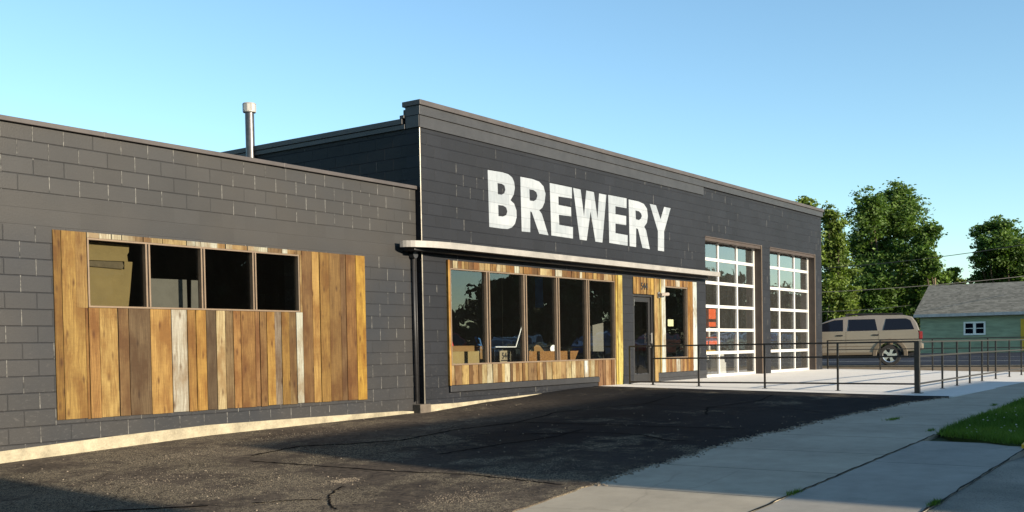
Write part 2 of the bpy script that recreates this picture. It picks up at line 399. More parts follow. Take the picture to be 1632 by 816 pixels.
def sheet(name, xs, ylo, yhi, ny, mat, off, hfun=hz, thick=0.0, build=True):
    mb = MB(); xs = list(xs); V = []
    for x in xs:
        a, b = ylo(x), yhi(x)
        for j in range(ny + 1):
            y = a + (b - a) * j / ny; V.append((x, y, hfun(x, y) + off))
    n = len(V); F = []
    for i in range(len(xs) - 1):
        for j in range(ny):
            a = i * (ny + 1) + j; F.append((a, a + ny + 1, a + ny + 2, a + 1))
    if thick:
        V2 = [(x, y, z - thick) for x, y, z in V]; V = V + V2
        m = ny + 1; L = len(xs)
        for i in range(L - 1):
            F.append((i * m, i * m + n, (i + 1) * m + n, (i + 1) * m)); F.append((i * m + ny, (i + 1) * m + ny, (i + 1) * m + ny + n, i * m + ny + n))
        for j in range(ny):
            F.append((j, j + 1, j + 1 + n, j + n)); k = (L - 1) * m; F.append((k + j, k + j + n, k + j + 1 + n, k + j + 1))
    mb.mesh(V, F); o = mb.build(name, mat); tag(o, kind='structure'); return o
def lin(a, b, n): return [a + (b - a) * i / n for i in range(n + 1)]

# terrain: one sheet to the horizon
def terr():
    xs = [-900, -300, -100, -60, -30] + lin(-15, 34.6, 70) + [34.7, 35.5, 36.5, 37.5, 40, 45, 50, 60, 74, 100, 150, 300, 900, 2000]
    ys = [-900, -300, -100, -50, -25, -10] + lin(-5, 4.6, 12) + lin(4.75, 12.2, 14) + [16, 30, 60, 120, 300, 900, 1500]
    mb = MB(); V = [(x, y, (hz(x, y) if abs(x) < 250 else (-.6 if x > 0 else -2.6)) - (.16 if y < 2.3 else .05)) for x in xs for y in ys]
    m = len(ys); F = [(i * m + j, (i + 1) * m + j, (i + 1) * m + j + 1, i * m + j + 1) for i in range(len(xs) - 1) for j in range(m - 1)]
    mb.mesh(V, F); tag(mb.build('ground', M_ground), kind='structure')
terr()

# asphalt lot with its ragged broken edge along the sidewalk
rr = random.Random(3)
_ex = [-14, 3, 7.5, 10, 13, 15.3, 17.6, 18.9, 20.3]; _ey = [5.1, 5.3, 5.42, 5.65, 5.72, 5.56, 5.35, 5.1, 4.78]
_jag = [rr.uniform(-1, 1) for _ in range(600)]
def lot_edge(x):
    i = (x + 15) * 11; k = int(i); f = i - k
    n = _jag[k % 600] * (1 - f) + _jag[(k + 1) % 600] * f
    amp = ip(x, [7, 9.5, 12, 19, 20], [.012, .03, .075, .07, .02])
    return ip(x, _ex, _ey) + n * amp + .03 * math.sin(x * 2.1) * (x > 9)
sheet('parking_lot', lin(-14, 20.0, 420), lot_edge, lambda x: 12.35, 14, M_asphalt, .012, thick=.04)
sheet('sidewalk', lin(-14, 34.6, 120), lambda x: 3.6, lambda x: 5.95 if x < 19.9 else 4.83 - .07 * (x < 21), 6, M_walk, 0, hfun=lambda x, y: hz(x, y) if x < 19.9 else sidez(x) , thick=.1)
sheet('driveway_apron', lin(-14, 13.55, 60), lambda x: 2.36 + (.0 if x < 12 else 0), lambda x: 3.588, 3, M_apron, -.004, hfun=lambda x, y: sidez(x), thick=.1)
sheet('patio', lin(20.0, 34.7, 60), lambda x: 4.76 if x > 20.9 else 4.76 + .02 * math.sin(x * 30), lambda x: 12.6, 14, M_patio, .006, thick=.12)
sheet('street', lin(-60, 60, 60), lambda x: -9, lambda x: 2.345, 8, M_street, 0,
      hfun=lambda x, y: sidez(x) - ip(x, [12.6, 14.0], [.012, .13]) - .02 * min(1, (2.35 - y) / 2), thick=.05)
sheet('cross_road', lin(37.6, 72.5, 12), lambda x: -140, lambda x: 160, 30, M_road, .004, hfun=lambda x, y: hz(x, 12))
sheet('verge', lin(34.72, 37.45, 8), lambda x: 2, lambda x: 40, 20, M_soil, .0, thick=.05)
# kerb of the cross road
mb = MB()
mb.box(37.45, 37.6, -30, 60, -1.1, -.83); tag(mb.build('kerb', M_found, bevel=.02), kind='structure')
# painted lines on the cross road
mb = MB()
for x, wd in ((46.4, .12), (46.75, .12), (55.0, .14)):
    z = hz(x, 12) + .009
    mb.face([(x, -40, z), (x + wd, -40, z), (x + wd, 90, z), (x, 90, z)])
tag(mb.build('road_marking', plain('faded_road_paint', (.5, .5, .47), .7, .2, 0, .25, 5)), kind='structure')

# tar seams in the lot
SEAMS = [([(8.63, 10.13), (9.52, 10.24), (9.99, 9.89), (10.69, 9.54), (12.11, 9.76), (13.45, 9.56), (13.63, 8.69), (13.84, 6.86), (14.0, 5.9)], .05),
         ([(8.33, 9.79), (8.44, 9.0), (8.6, 7.91), (8.86, 7.01), (8.86, 6.3), (8.85, 5.68)], .03),
         ([(9.88, 8.21), (11.12, 8.12), (12.03, 7.97), (13.25, 8.16)], .04),
         ([(12.07, 8.58), (12.78, 7.7), (12.75, 7.05), (12.39, 6.5), (12.41, 6.15)], .045),
         ([(7.65, 7.62), (7.24, 7.39), (7.11, 7.27), (6.84, 6.96), (6.74, 6.79)], .022),
         ([(6.54, 7.69), (6.86, 7.5), (7.08, 7.24)], .03),
         ([(13.4, 9.6), (15.0, 9.9), (16.8, 9.2), (18.6, 9.4)], .04), ([(15.5, 7.4), (16.6, 7.9), (17.9, 7.5), (19.4, 7.8)], .04),
         ([(16.8, 9.2), (16.6, 7.9), (16.9, 6.6), (16.4, 5.7)], .03), ([(4, 8.4), (5.2, 8.9), (6.54, 7.69)], .04)]
mb = MB()
for pts, wd in SEAMS:
    P = []
    for a, b in zip(pts[:-1], pts[1:]):
        for k in range(10):
            f = k / 10; P.append((a[0] + (b[0] - a[0]) * f + rr.uniform(-.018, .018), a[1] + (b[1] - a[1]) * f + rr.uniform(-.018, .018)))
    L = []; R_ = []
    for i in range(len(P) - 1):
        d = Vector((P[i + 1][0] - P[i][0], P[i + 1][1] - P[i][1])).normalized(); n = Vector((-d.y, d.x)); ww = wd * rr.uniform(.3, .62)
        L.append((P[i][0] + n.x * ww, P[i][1] + n.y * ww)); R_.append((P[i][0] - n.x * ww, P[i][1] - n.y * ww))
    for i in range(len(L) - 1):
        q = [L[i], R_[i], R_[i + 1], L[i + 1]]
        mb.face([(x, y, hz(x, y) + .017) for x, y in q])
tag(mb.build('tar_seam', M_tar), kind='structure')

# crumbled stones at the asphalt edge and loose grit in the lot
mb = MB(); rg = random.Random(11)
def pebble(x, y, z, r):
    vs = []
    for a in range(5):
        t = a * 1.2566 + rg.uniform(-.3, .3); q = r * rg.uniform(.7, 1.2); vs.append((x + q * math.cos(t), y + q * math.sin(t), z))
    top = [(vx * .6 + x * .4, vy * .6 + y * .4, z + r * rg.uniform(.4, .9)) for vx, vy, _ in vs]
    mb.mesh(vs + top, [(5, 6, 7, 8, 9)] + [(i, (i + 1) % 5, (i + 1) % 5 + 5, i + 5) for i in range(5)])
for _ in range(1500):
    x = rg.uniform(9, 19.8) ; y = lot_edge(x) - abs(rg.gauss(0, .07)) + .03
    pebble(x, y, hz(x, y) + .0, rg.uniform(.006, .022))
for _ in range(700):
    x = 5 + rg.random() ** 1.5 * 11; y = rg.uniform(5.6, 12.15)
    if y > 11.6 or rg.random() < .55: pebble(x, y, hz(x, y) + .011, rg.uniform(.004, .014))
for cx_, cy_, rx_, ry_, n_ in ((7.89, 7.87, .22, .14, 380), (7.75, 6.25, .5, .3, 420), (9.3, 6.4, .7, .2, 240), (8.1, 10.9, 1.2, .3, 300), (10.6, 11.2, 1.6, .3, 350), (6.9, 9.7, 1.0, .6, 400), (7.2, 8.6, 1.2, 1.0, 500)):
    for _ in range(n_):
        x = cx_ + rg.gauss(0, rx_ * .5); y = cy_ + rg.gauss(0, ry_ * .5); pebble(x, y, hz(x, y) + .011, rg.uniform(.003, .008))
tag(mb.build('gravel', plain('loose_grit', (.17, .14, .105), .85, .2, 0, .35, 20)), 'pale loose grit and crumbled stones scattered over the asphalt lot', kind='stuff')

# ------------------------------------------------------------------ BREWERY BUILDING
B = thing('brewery_building', (14.27, 12.19, -1.1), 'long low painted charcoal block building with white BREWERY lettering and wood framed windows', 'building')

def holed_wall(x0, x1, z0, z1, y0, y1, holes):
    xs = sorted({x0, x1, *[h[0] for h in holes], *[h[1] for h in holes]}); zs = sorted({z0, z1, *[h[2] for h in holes], *[h[3] for h in holes]})
    def solid(i, j):
        if i < 0 or j < 0 or i >= len(xs) - 1 or j >= len(zs) - 1: return False
        cx = (xs[i] + xs[i + 1]) / 2; cz = (zs[j] + zs[j + 1]) / 2
        return not any(h[0] < cx < h[1] and h[2] < cz < h[3] for h in holes)
    mb = MB()
    for i in range(len(xs) - 1):
        for j in range(len(zs) - 1):
            if not solid(i, j): continue
            a, b, c, d = xs[i], xs[i + 1], zs[j], zs[j + 1]
            mb.face([(a, y0, c), (b, y0, c), (b, y0, d), (a, y0, d)]); mb.face([(a, y1, c), (a, y1, d), (b, y1, d), (b, y1, c)])
            if not solid(i - 1, j): mb.face([(a, y0, c), (a, y0, d), (a, y1, d), (a, y1, c)])
            if not solid(i + 1, j): mb.face([(b, y0, c), (b, y1, c), (b, y1, d), (b, y0, d)])
            if not solid(i, j - 1): mb.face([(a, y0, c), (a, y1, c), (b, y1, c), (b, y0, c)])
            if not solid(i, j + 1): mb.face([(a, y0, d), (b, y0, d), (b, y1, d), (a, y1, d)])
    return mb
YL, YM = 12.299, 12.19
WX0, WX1, WZ0, WZ1 = 7.885, 11.48, .605, 1.485
o = holed_wall(-5, 14.265, -2.4, 2.79, YL, YL + .3, [(WX0 + .01, WX1 - .01, WZ0 + .01, WZ1 - .01)]).build('low_wing_wall', M_left, B)
o['label'] = 'low charcoal block wing wall with pale joint streaks'
H_STORE = (15.06, 20.90, -.285, 1.45); H_DOOR = (21.74, 22.73, -1.5, 1.206); H_SIDE = (23.31, 24.49, -.31, 1.43)
H_G1 = (25.60, 29.28, -1.5, 2.80); H_G2 = (29.93, 33.61, -1.5, 2.80)
o = holed_wall(14.27, 34.25, -1.5, 4.07, YM, YM + .3, [H_STORE, H_DOOR, H_SIDE, H_G1, H_G2]).build('main_wall', M_main, B)
mb = MB(); mb.box(14.272, 14.55, YM + .3, 30, -1.5, 3.95); mb.box(33.97, 34.248, YM + .3, 30, -1.5, 3.95); mb.box(14.55, 33.97, 29.7, 30, -1.5, 3.95)
mb.build('side_wall', M_side, B)
mb = MB(); mb.box(-5, -4.7, YL + .3, 26, -2.4, 2.6); mb.box(-5, 14.27, 26, 26.3, -2.4, 2.6)
mb.build('rear_wall', M_side, B)
mb = MB(); mb.box(-4.7, 14.26, YL + .3, 26, 2.5, 2.62); mb.box(14.55, 33.97, YM + .3, 29.7, 3.6, 3.75); mb.build('roof', M_dark, B)
# copings and parapet bands
mb = MB(); mb.box(-5.05, 14.262, YL - .05, YL + .36, 2.79, 2.85); [mb.box(x, x + .05, YL - .053, YL + .363, 2.787, 2.853) for x in (5.1, 8.15, 11.2)]; mb.build('low_coping', M_coping, B, bevel=.006)
mb = MB(); mb.box(14.21, 34.31, YM - .085, YM + .33, 4.24, 4.33); [mb.box(x, x + .05, YM - .089, YM + .333, 4.237, 4.334) for x in (17.3, 20.35, 23.4, 25.5, 28.55, 31.6)]; mb.build('main_coping', M_coping, B, bevel=.008)
mb = MB(); mb.box(14.235, 34.285, YM - .05, YM + .28, 4.075, 4.24); mb.build('upper_parapet_band', M_band, B, bevel=.006)
mb = MB(); mb.box(14.245, 25.5, YM - .028, YM - .002, 3.866, 4.073); mb.box(14.240, 14.268, YM - .028, YM + .28, 3.866, 4.073); mb.build('lower_parapet_band', M_band, B, bevel=.004)
mb = MB(); mb.box(14.215, 14.6, YM + .345, 30.05, 3.955, 4.05); mb.box(14.235, 14.268, YM + .3, 30.0, 3.866, 3.95); mb.build('side_coping', M_band, B, bevel=.005)
# ragged bit of flashing behind the front parapet
mb = MB(); mb.box(14.22, 14.5, YM + .30, YM + .40, 4.05, 4.11); mb.box(14.24, 14.46, YM + .29, YM + .33, 4.05, 4.2); mb.build('flashing', M_band, B, bevel=.01)
# corner trim and conduit
mb = MB(); mb.box(14.262, 14.292, YM - .02, YM + .0, -.98, 3.862); mb.build('corner_trim', plain('worn_corner_trim', (.14, .125, .1), .3, .6, .3, .5, 9), B, bevel=.008)
mb = MB(); mb.tube((14.12, YL - .05, 1.62), (14.14, YL - .05, -.9), .022, n=8); mb.tube((14.19, YL - .05, 1.62), (14.2, YL - .05, -.95), .012, n=6)
cd = mb.build('conduit', M_dark, B, smooth=True)
mb = MB(); mb.tube((14.12, YL - .11, 1.64), (14.12, YL - .01, 1.64), .06, n=14); mb.build('junction_box', M_pipe, cd)
mb = MB(); mb.box(14.09, 14.375, YM - .07, YL - .003, -1.25, -.955); mb.build('splash_block', plain('weathered_splash_block', (.09, .075, .06), .8, .2, 0, .3, 8, .3), B, bevel=.01)
# footing
mb = MB()
def strip(pts, y0, y1):
    for (a, za), (b, zb) in zip(pts[:-1], pts[1:]):
        mb.mesh([(a, y0, -2.4), (b, y0, -2.4), (b, y0, zb), (a, y0, za), (a, y1, -2.4), (b, y1, -2.4), (b, y1, zb), (a, y1, za)],
                [(0, 1, 2, 3), (3, 2, 6, 7)])
strip([(-5, -1.28), (3, -1.2), (6.69, -1.118), (8.2, -1.055), (9.7, -1.012), (11.5, -1.025), (13.0, -1.04), (13.8, -1.052), (14.08, -1.075)], YL - .035, YL - .001)
strip([(14.38, -.972), (15.2, -.98), (16.2, -.963), (17.2, -.94), (18.4, -.925), (20.2, -.925), (21.2, -.92)], YM - .04, YM - .001)
mb.build('foundation', M_found, B)

# canopy with its rounded left end
CZ0, CZ1, CD = 1.745, 1.855, .42
def canopy_outline(o_):
    pts = [(25.55 - 0, YM - .001)]
    pts.append((25.55, YM - CD - o_))
    R1 = 1.15
    for k in range(0, 13):
        t = rad(90 * k / 12)
        pts.append((13.72 + R1 - R1 * math.sin(t) - o_, YM - CD - o_ + (CD) * (1 - math.cos(t))))
    pts.append((13.72 - o_, YM - .001 if False else YM - .005))
    return pts
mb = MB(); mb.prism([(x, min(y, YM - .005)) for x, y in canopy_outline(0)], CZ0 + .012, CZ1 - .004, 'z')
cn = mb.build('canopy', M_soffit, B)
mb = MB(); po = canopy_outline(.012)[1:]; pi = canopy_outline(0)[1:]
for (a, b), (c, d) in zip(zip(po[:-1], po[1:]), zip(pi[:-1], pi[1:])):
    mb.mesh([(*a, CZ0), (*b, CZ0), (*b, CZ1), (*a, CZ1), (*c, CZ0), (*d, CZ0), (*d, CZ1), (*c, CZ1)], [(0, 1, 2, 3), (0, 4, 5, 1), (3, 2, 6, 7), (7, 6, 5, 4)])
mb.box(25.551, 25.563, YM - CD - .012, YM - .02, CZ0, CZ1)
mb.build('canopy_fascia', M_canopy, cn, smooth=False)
# dropped bulkhead behind the fascia (second step of the soffit)
mb = MB(); mb.box(13.9, 25.4, YM - .17, YM - .003, CZ0 - .05, CZ0 + .01); mb.box(13.9, 14.262, YM - .003, YL - .002, CZ0 - .05, CZ1 - .01)
mb.build('canopy_bracket', M_dark, cn, bevel=.01)

# lettering
LET = {'B':[[(16.238,3.367),(16.706,3.38),(16.898,3.366),(17.027,3.318),(17.09,3.237),(17.109,3.125),(17.07,2.993),(16.957,2.87),(17.078,2.816),(17.149,2.695),(17.154,2.555),(17.093,2.423),(16.986,2.345),(16.846,2.303),(16.653,2.296),(16.256,2.296)],[(16.539,3.156),(16.678,3.157),(16.767,3.132),(16.794,3.052),(16.758,2.985),(16.668,2.945),(16.549,2.943)],[(16.552,2.739),(16.709,2.742),(16.815,2.714),(16.847,2.642),(16.81,2.568),(16.698,2.53),(16.554,2.527)]],
'R':[[(17.302,3.366),(17.722,3.37),(17.963,3.345),(18.116,3.268),(18.183,3.124),(18.145,2.948),(18.056,2.828),(17.946,2.77),(18.038,2.7),(18.264,2.289),(17.933,2.296),(17.68,2.706),(17.626,2.719),(17.614,2.302),(17.319,2.295)],[(17.606,3.154),(17.753,3.154),(17.854,3.123),(17.889,3.054),(17.85,2.976),(17.756,2.933),(17.614,2.931)]],
'E':[[(18.344,3.363),(19.188,3.363),(19.181,3.134),(18.658,3.121),(18.663,2.946),(19.14,2.943),(19.145,2.754),(18.667,2.744),(18.676,2.536),(19.205,2.531),(19.198,2.29),(18.375,2.295)]],
'W':[[(19.239,3.361),(19.53,3.359),(19.657,2.797),(19.763,3.363),(20.076,3.363),(20.214,2.798),(20.296,3.358),(20.604,3.359),(20.404,2.289),(20.111,2.291),(19.928,2.929),(19.748,2.288),(19.468,2.288)]],
'E2':[[(20.689,3.368),(21.508,3.374),(21.502,3.15),(20.999,3.146),(20.994,2.969),(21.479,2.969),(21.473,2.76),(20.988,2.758),(20.982,2.543),(21.532,2.535),(21.526,2.295),(20.704,2.304)]],
'R2':[[(21.604,3.36),(22.059,3.361),(22.322,3.329),(22.472,3.233),(22.512,3.061),(22.463,2.903),(22.326,2.794),(22.419,2.715),(22.587,2.286),(22.229,2.294),(22.028,2.715),(21.935,2.731),(21.923,2.292),(21.622,2.293)],[(21.916,3.138),(22.083,3.135),(22.189,3.093),(22.219,3.035),(22.173,2.97),(22.078,2.928),(21.929,2.934)]],
'Y':[[(22.617,3.358),(22.924,3.357),(23.147,3.04),(23.344,3.357),(23.679,3.358),(23.321,2.755),(23.307,2.279),(22.992,2.281),(23.006,2.746)]]}
def curve_obj(name, polys, mat, parent, y, depth=.002):
    """filled 2D outlines (x, z) standing on the wall plane, turned into a mesh"""
    cu = bpy.data.curves.new(name, 'CURVE'); cu.dimensions = '2D'; cu.fill_mode = 'BOTH'; cu.extrude = depth
    for pl in polys:
        s_ = cu.splines.new('POLY'); s_.points.add(len(pl) - 1); s_.use_cyclic_u = True
        for q, (x, z) in zip(s_.points, pl): q.co = (x, z, 0, 1)
    tmp = bpy.data.objects.new('tmp', cu); COL.objects.link(tmp)
    dg = bpy.context.evaluated_depsgraph_get(); dg.update()
    me = bpy.data.meshes.new_from_object(tmp.evaluated_get(dg)); me.name = name
    bpy.data.objects.remove(tmp)
    off = Vector((0, 0, 0)); q = parent
    while q is not None: off += q.location; q = q.parent
    me.transform(Matrix.Translation(-off) @ Matrix.Translation((0, y, 0)) @ Matrix.Rotation(rad(90), 4, 'X'))
    o = bpy.data.objects.new(name, me); COL.objects.link(o); o.parent = parent
    me.materials.clear(); me.materials.append(mat); return o
for k, polys in LET.items():
    # round the outlines of the curved letters a little
    o = curve_obj('painted_letter', polys, M_letter, B, YM - .002)
    o['label'] = 'big white painted block capital letter'

# ------------------------------------------------------------------ wood cladding
K = 1 / 3.1
WB = (.99, 1.16, 1.38)
def lin_rgb(c): return tuple((((x / 255) / 12.92) if x <= 10 else (((x / 255 + .055) / 1.055) ** 2.4)) * K * k for x, k in zip(c, WB))
def board(mb, x0, x1, z0, z1, y, rgb, r=rr, t=.02):
    th = t + r.uniform(-.007, .009); g = r.uniform(.002, .0065)
    c = lin_rgb(rgb); tint = r.uniform(.8, 1.12); sat = r.uniform(-.12, .16); gm = sum(c) / 3; c = tuple((x + (x - gm) * sat) * tint for x in c)
    a = r.uniform(-.003, .003)
    mb.mesh([(x0 + g, y - th, z0), (x1 - g, y - th, z0 + a), (x1 - g, y - th, z1), (x0 + g, y - th, z1), (x0 + g, y, z0), (x1 - g, y, z0), (x1 - g, y, z1), (x0 + g, y, z1)],
            [(0, 1, 2, 3), (4, 0, 3, 7), (1, 5, 6, 2), (3, 2, 6, 7), (0, 4, 5, 1)], c)
lb = [45, 82, 155, 164, 200, 260, 295, 365, 434, 485, 513, 545, 578, 607, 633, 658, 705, 720, 742, 768, 790, 815, 838, 860, 893, 917, 948, 985, 1003, 1035, 1070]
lc = [(172,122,52),(205,155,80),(160,110,50),(190,130,52),(218,168,88),(150,108,60),(132,98,58),(208,152,72),(228,208,178),(176,126,62),(192,142,74),(116,88,56),(218,184,128),(168,130,80),(182,132,78),(165,115,56),(188,134,80),(146,106,62),(190,142,74),(158,132,104),(176,130,68),(150,114,66),(242,228,194),(146,104,58),(198,152,90),(168,124,66),(160,116,62),(132,94,54),(150,104,56),(216,160,62)]
bx = [fac(60 + c / 2.04, 540, YL).x for c in lb]
bx[0] = 7.42; bx[-1] = 12.935
mb = MB()
for i, c in enumerate(lc):
    a, b = bx[i], bx[i + 1]; zb = -.80 + rr.uniform(-.008, .008)
    if i < 2 or i >= 23:
        board(mb, a, b, zb, 1.553, YL, c)
    else: board(mb, max(a, 7.42), b, zb, WZ0 - .004, YL, c)
# stile left of window down, short blocks above the window
x = WX0
while x < WX1 + .35:
    wd = rr.uniform(.09, .30); x2 = min(x + wd, bx[23])
    if x2 - x < .03: break
    board(mb, x, x2, WZ1 + .003, 1.553, YL, rr.choice([(228,205,165), (205,170,115), (235,220,185), (190,150,95), (170,130,80), (220,190,140)]))
    x = x2
board(mb, 7.72, WX0 - .002, WZ0 - .004, 1.553, YL, (205, 155, 80), t=.018)
board(mb, 11.484, bx[23], WZ0 - .004, WZ1 + .003, YL, (196, 154, 92))
o = mb.build('wood_cladding', M_wood, B); o['label'] = 'reclaimed vertical boards around the wing window'

PAL = [(218,184,128),(196,150,90),(170,126,74),(150,108,62),(232,208,160),(208,168,104),(140,98,56),(226,196,140),(186,140,84),(214,176,116)]
mb = MB()
x = 15.0; white_x = 19.55
while x < 20.13:
    wd = rr.uniform(.09, .21); x2 = min(x + wd, 20.14)
    if 20.14 - x2 < .05: x2 = 20.14
    c = rr.choice(PAL)
    if x < white_x <= x2: c = (250, 240, 215)
    board(mb, x, x2, -.655, -.30, YM, c); x = x2
x = 20.14
while x < 20.89:
    x2 = min(x + rr.uniform(.10, .18), 20.9)
    board(mb, x, x2, -.925, -.30, YM, rr.choice([(200,150,95), (150,105,65), (225,190,140), (170,120,75)])); x = x2
x = 15.0
while x < 20.9:
    x2 = min(x + rr.uniform(.06, .2), 20.9); board(mb, x, x2, 1.462, 1.595, YM, rr.choice(PAL[:9] + [(150,100,55), (180,130,75), (240,225,190)])); x = x2
board(mb, 14.94, 14.998, -.66, 1.60, YM, (225, 165, 80), t=.04)
board(mb, 20.99, 21.20, -.935, 1.60, YM, (245, 215, 120), t=.03)
board(mb, 20.905, 20.985, -.935, 1.597, YM, (240, 200, 110), t=.025)
o = mb.build('wood_cladding', M_wood, B); o['label'] = 'reclaimed boards framing the five pane shop window'
mb = MB()
x = 21.74
for wd, c in ((.13,(214,164,92)),(.10,(206,156,88)),(.115,(176,124,64)),(.07,(202,156,88)),(.11,(198,150,82)),(.09,(216,170,96)),(.10,(184,136,72)),(.13,(224,178,100)),(.145,(222,176,100))):
    x2 = min(x + wd, 22.73); board(mb, x, x2, 1.21, 1.597, YM, c); x = x2
for a, b, c in ((22.735, 22.90, (226,176,98)), (22.90, 23.02, (222,180,96)), (23.02, 23.10, (232,196,110)), (23.10, 23.30, (250,244,220))):
    board(mb, a, b, -.90 if a < 22.8 else -.655, 1.597, YM, c)
for a, b, c in ((24.52, 24.64, (206,150,80)), (24.64, 24.80, (190,132,66)), (24.80, 25.03, (252,246,226))):
    board(mb, a, b, -.655, 1.597, YM, c)
x = 23.30
for wd, c in ((.10,(206,150,90)),(.12,(170,122,72)),(.10,(150,100,58)),(.12,(208,158,96)),(.11,(180,130,80)),(.22,(250,238,212)),(.12,(200,150,92)),(.11,(176,124,72)),(.12,(206,154,92)),(.1,(190,140,84))):
    x2 = min(x + wd, 24.52); board(mb, x, x2, -.655, -.325, YM, c); board(mb, x, x2, 1.445, 1.597, YM, c); x = x2
o = mb.build('wood_cladding', M_wood, B); o['label'] = 'reclaimed boards beside and above the entrance door'
# painted block ledges below the boards
mb = MB(); mb.box(14.96, 20.135, YM - .05, YM - .002, -.78, -.665); mb.build('block_ledge', M_dark, B, bevel=.008)
mb = MB(); mb.box(22.91, 25.6, YM - .03, YM - .002, -.78, -.665); mb.box(22.91, 25.58, YM - .018, YM - .002, -1.0, -.782); mb.build('block_ledge', M_dark, B, bevel=.006)
# house number above the door
def text_mesh(name, body, size, mat, parent, M, bold=0.0):
    cu = bpy.data.curves.new(name, 'FONT'); cu.body = body; cu.size = size; cu.offset = bold; cu.extrude = .003; cu.align_x = 'CENTER'
    tmp = bpy.data.objects.new('tmp', cu); COL.objects.link(tmp)
    dg = bpy.context.evaluated_depsgraph_get(); dg.update()
    me = bpy.data.meshes.new_from_object(tmp.evaluated_get(dg)); me.name = name; bpy.data.objects.remove(tmp)
    off = Vector((0, 0, 0)); q = parent
    while q is not None: off += q.location; q = q.parent
    me.transform(Matrix.Translation(-off) @ M)
    o = bpy.data.objects.new(name, me); COL.objects.link(o); o.parent = parent; me.materials.clear(); me.materials.append(mat); return o
text_mesh('house_number', '544', .23, M_black, B, Matrix.Translation((22.24, YM - .032, 1.315)) @ Matrix.Rotation(rad(90), 4, 'X'), .002)

# ------------------------------------------------------------------ windows
def frame_rect(mb, x0, x1, z0, z1, y0, y1, t, mull=()):
    mb.box(x0, x1, y0, y1, z0, z0 + t); mb.box(x0, x1, y0, y1, z1 - t, z1)
    xs = [x0] + list(mull) + [x1]
    mb.box(x0, x0 + t, y0 + .001, y1, z0 + t, z1 - t); mb.box(x1 - t, x1, y0 + .001, y1, z0 + t, z1 - t)
    for m in mull: mb.box(m - t * .9, m + t * .9, y0 + .002, y1, z0 + t, z1 - t)
# wing window: four square panes
mb = MB(); frame_rect(mb, WX0, WX1, WZ0, WZ1, YL - .03, YL + .06, .022)
win = mb.build('window', M_bronze, B); win['label'] = 'horizontal four pane window of the low wing'
ml = [8.775, 9.673, 10.596]
for m in ml:
    mb = MB(); mb.box(m - .036, m - .012, YL - .028, YL + .05, WZ0 + .022, WZ1 - .022); mb.box(m + .012, m + .036, YL - .028, YL + .05, WZ0 + .022, WZ1 - .022)
    mu = mb.build('mullion', M_bronze, win)
    mb = MB(); mb.box(m - .0115, m + .0115, YL - .005, YL + .05, WZ0 + .022, WZ1 - .022); mb.build('gasket', M_black, mu)
e = [WX0 + .022] + ml + [WX1 - .022]
for a, b in zip(e[:-1], e[1:]):
    mb = MB(); mb.face([(a, YL + .03, WZ0), (b, YL + .03, WZ0), (b, YL + .03, WZ1), (a, YL + .03, WZ1)]); mb.build('pane', M_glass_old, win)
# shop window: five tall panes
mb = MB(); frame_rect(mb, 15.045, 20.912, -.297, 1.462, YM - .012, YM + .07, .026)
win = mb.build('window', M_bronze, B); win['label'] = 'wide shop window of five tall panes'
ml = [16.18, 17.40, 18.575, 19.755]
for m in ml:
    mb = MB(); mb.box(m - .056, m - .022, YM - .010, YM + .06, -.271, 1.436); mb.box(m + .022, m + .056, YM - .010, YM + .06, -.271, 1.436)
    mu = mb.build('mullion', M_bronze, win)
    mb = MB(); mb.box(m - .0215, m + .0215, YM + .012, YM + .06, -.271, 1.436); mb.build('gasket', M_black, mu)
e = [15.07] + ml + [20.886]
for a, b in zip(e[:-1], e[1:]):
    mb = MB(); mb.face([(a, YM + .045, -.28), (b, YM + .045, -.28), (b, YM + .045, 1.45), (a, YM + .045, 1.45)]); mb.build('pane', M_glass, win)
# narrow window right of the door
mb = MB(); frame_rect(mb, 23.30, 24.515, -.322, 1.442, YM - .012, YM + .07, .03)
win = mb.build('window', M_bronze, B); win['label'] = 'tall narrow window right of the entrance door'
mb = MB(); mb.face([(23.32, YM + .045, -.3), (24.5, YM + .045, -.3), (24.5, YM + .045, 1.42), (23.32, YM + .045, 1.42)]); mb.build('pane', M_glass, win)
# entrance door
mb = MB(); mb.box(21.742, 21.80, YM + .02, YM + .12, -.93, 1.204); mb.box(22.67, 22.728, YM + .02, YM + .12, -.93, 1.204); mb.box(21.80, 22.67, YM + .02, YM + .12, 1.15, 1.204)
dr = mb.build('entrance_door', M_black, B, bevel=.004)
mb = MB(); mb.box(21.81, 21.90, YM + .05, YM + .10, -.9, 1.14); mb.box(22.57, 22.66, YM + .05, YM + .10, -.9, 1.14); mb.box(21.90, 22.57, YM + .05, YM + .10, 1.03, 1.14); mb.box(21.90, 22.57, YM + .05, YM + .10, -.9, -.66)
mb.build('door_leaf', M_black, dr, bevel=.004)
mb = MB(); mb.face([(21.9, YM + .075, -.66), (22.57, YM + .075, -.66), (22.57, YM + .075, 1.03), (21.9, YM + .075, 1.03)]); mb.build('pane', M_glass, dr)
mb = MB(); mb.tube((22.61, YM - .01, .05), (22.61, YM - .01, .3), .013); mb.tube((22.61, YM - .01, .08), (22.61, YM + .05, .08), .01); mb.tube((22.61, YM - .01, .27), (22.61, YM + .05, .27), .01); mb.tube((22.61, YM + .02, -.02), (22.61, YM + .05, -.02), .03, n=12)
mb.build('handle', M_galv, dr)
mb = MB(); mb.box(21.81, 21.83, YM + .01, YM + .05, .93, 1.08); mb.build('hinge', M_galv, dr)
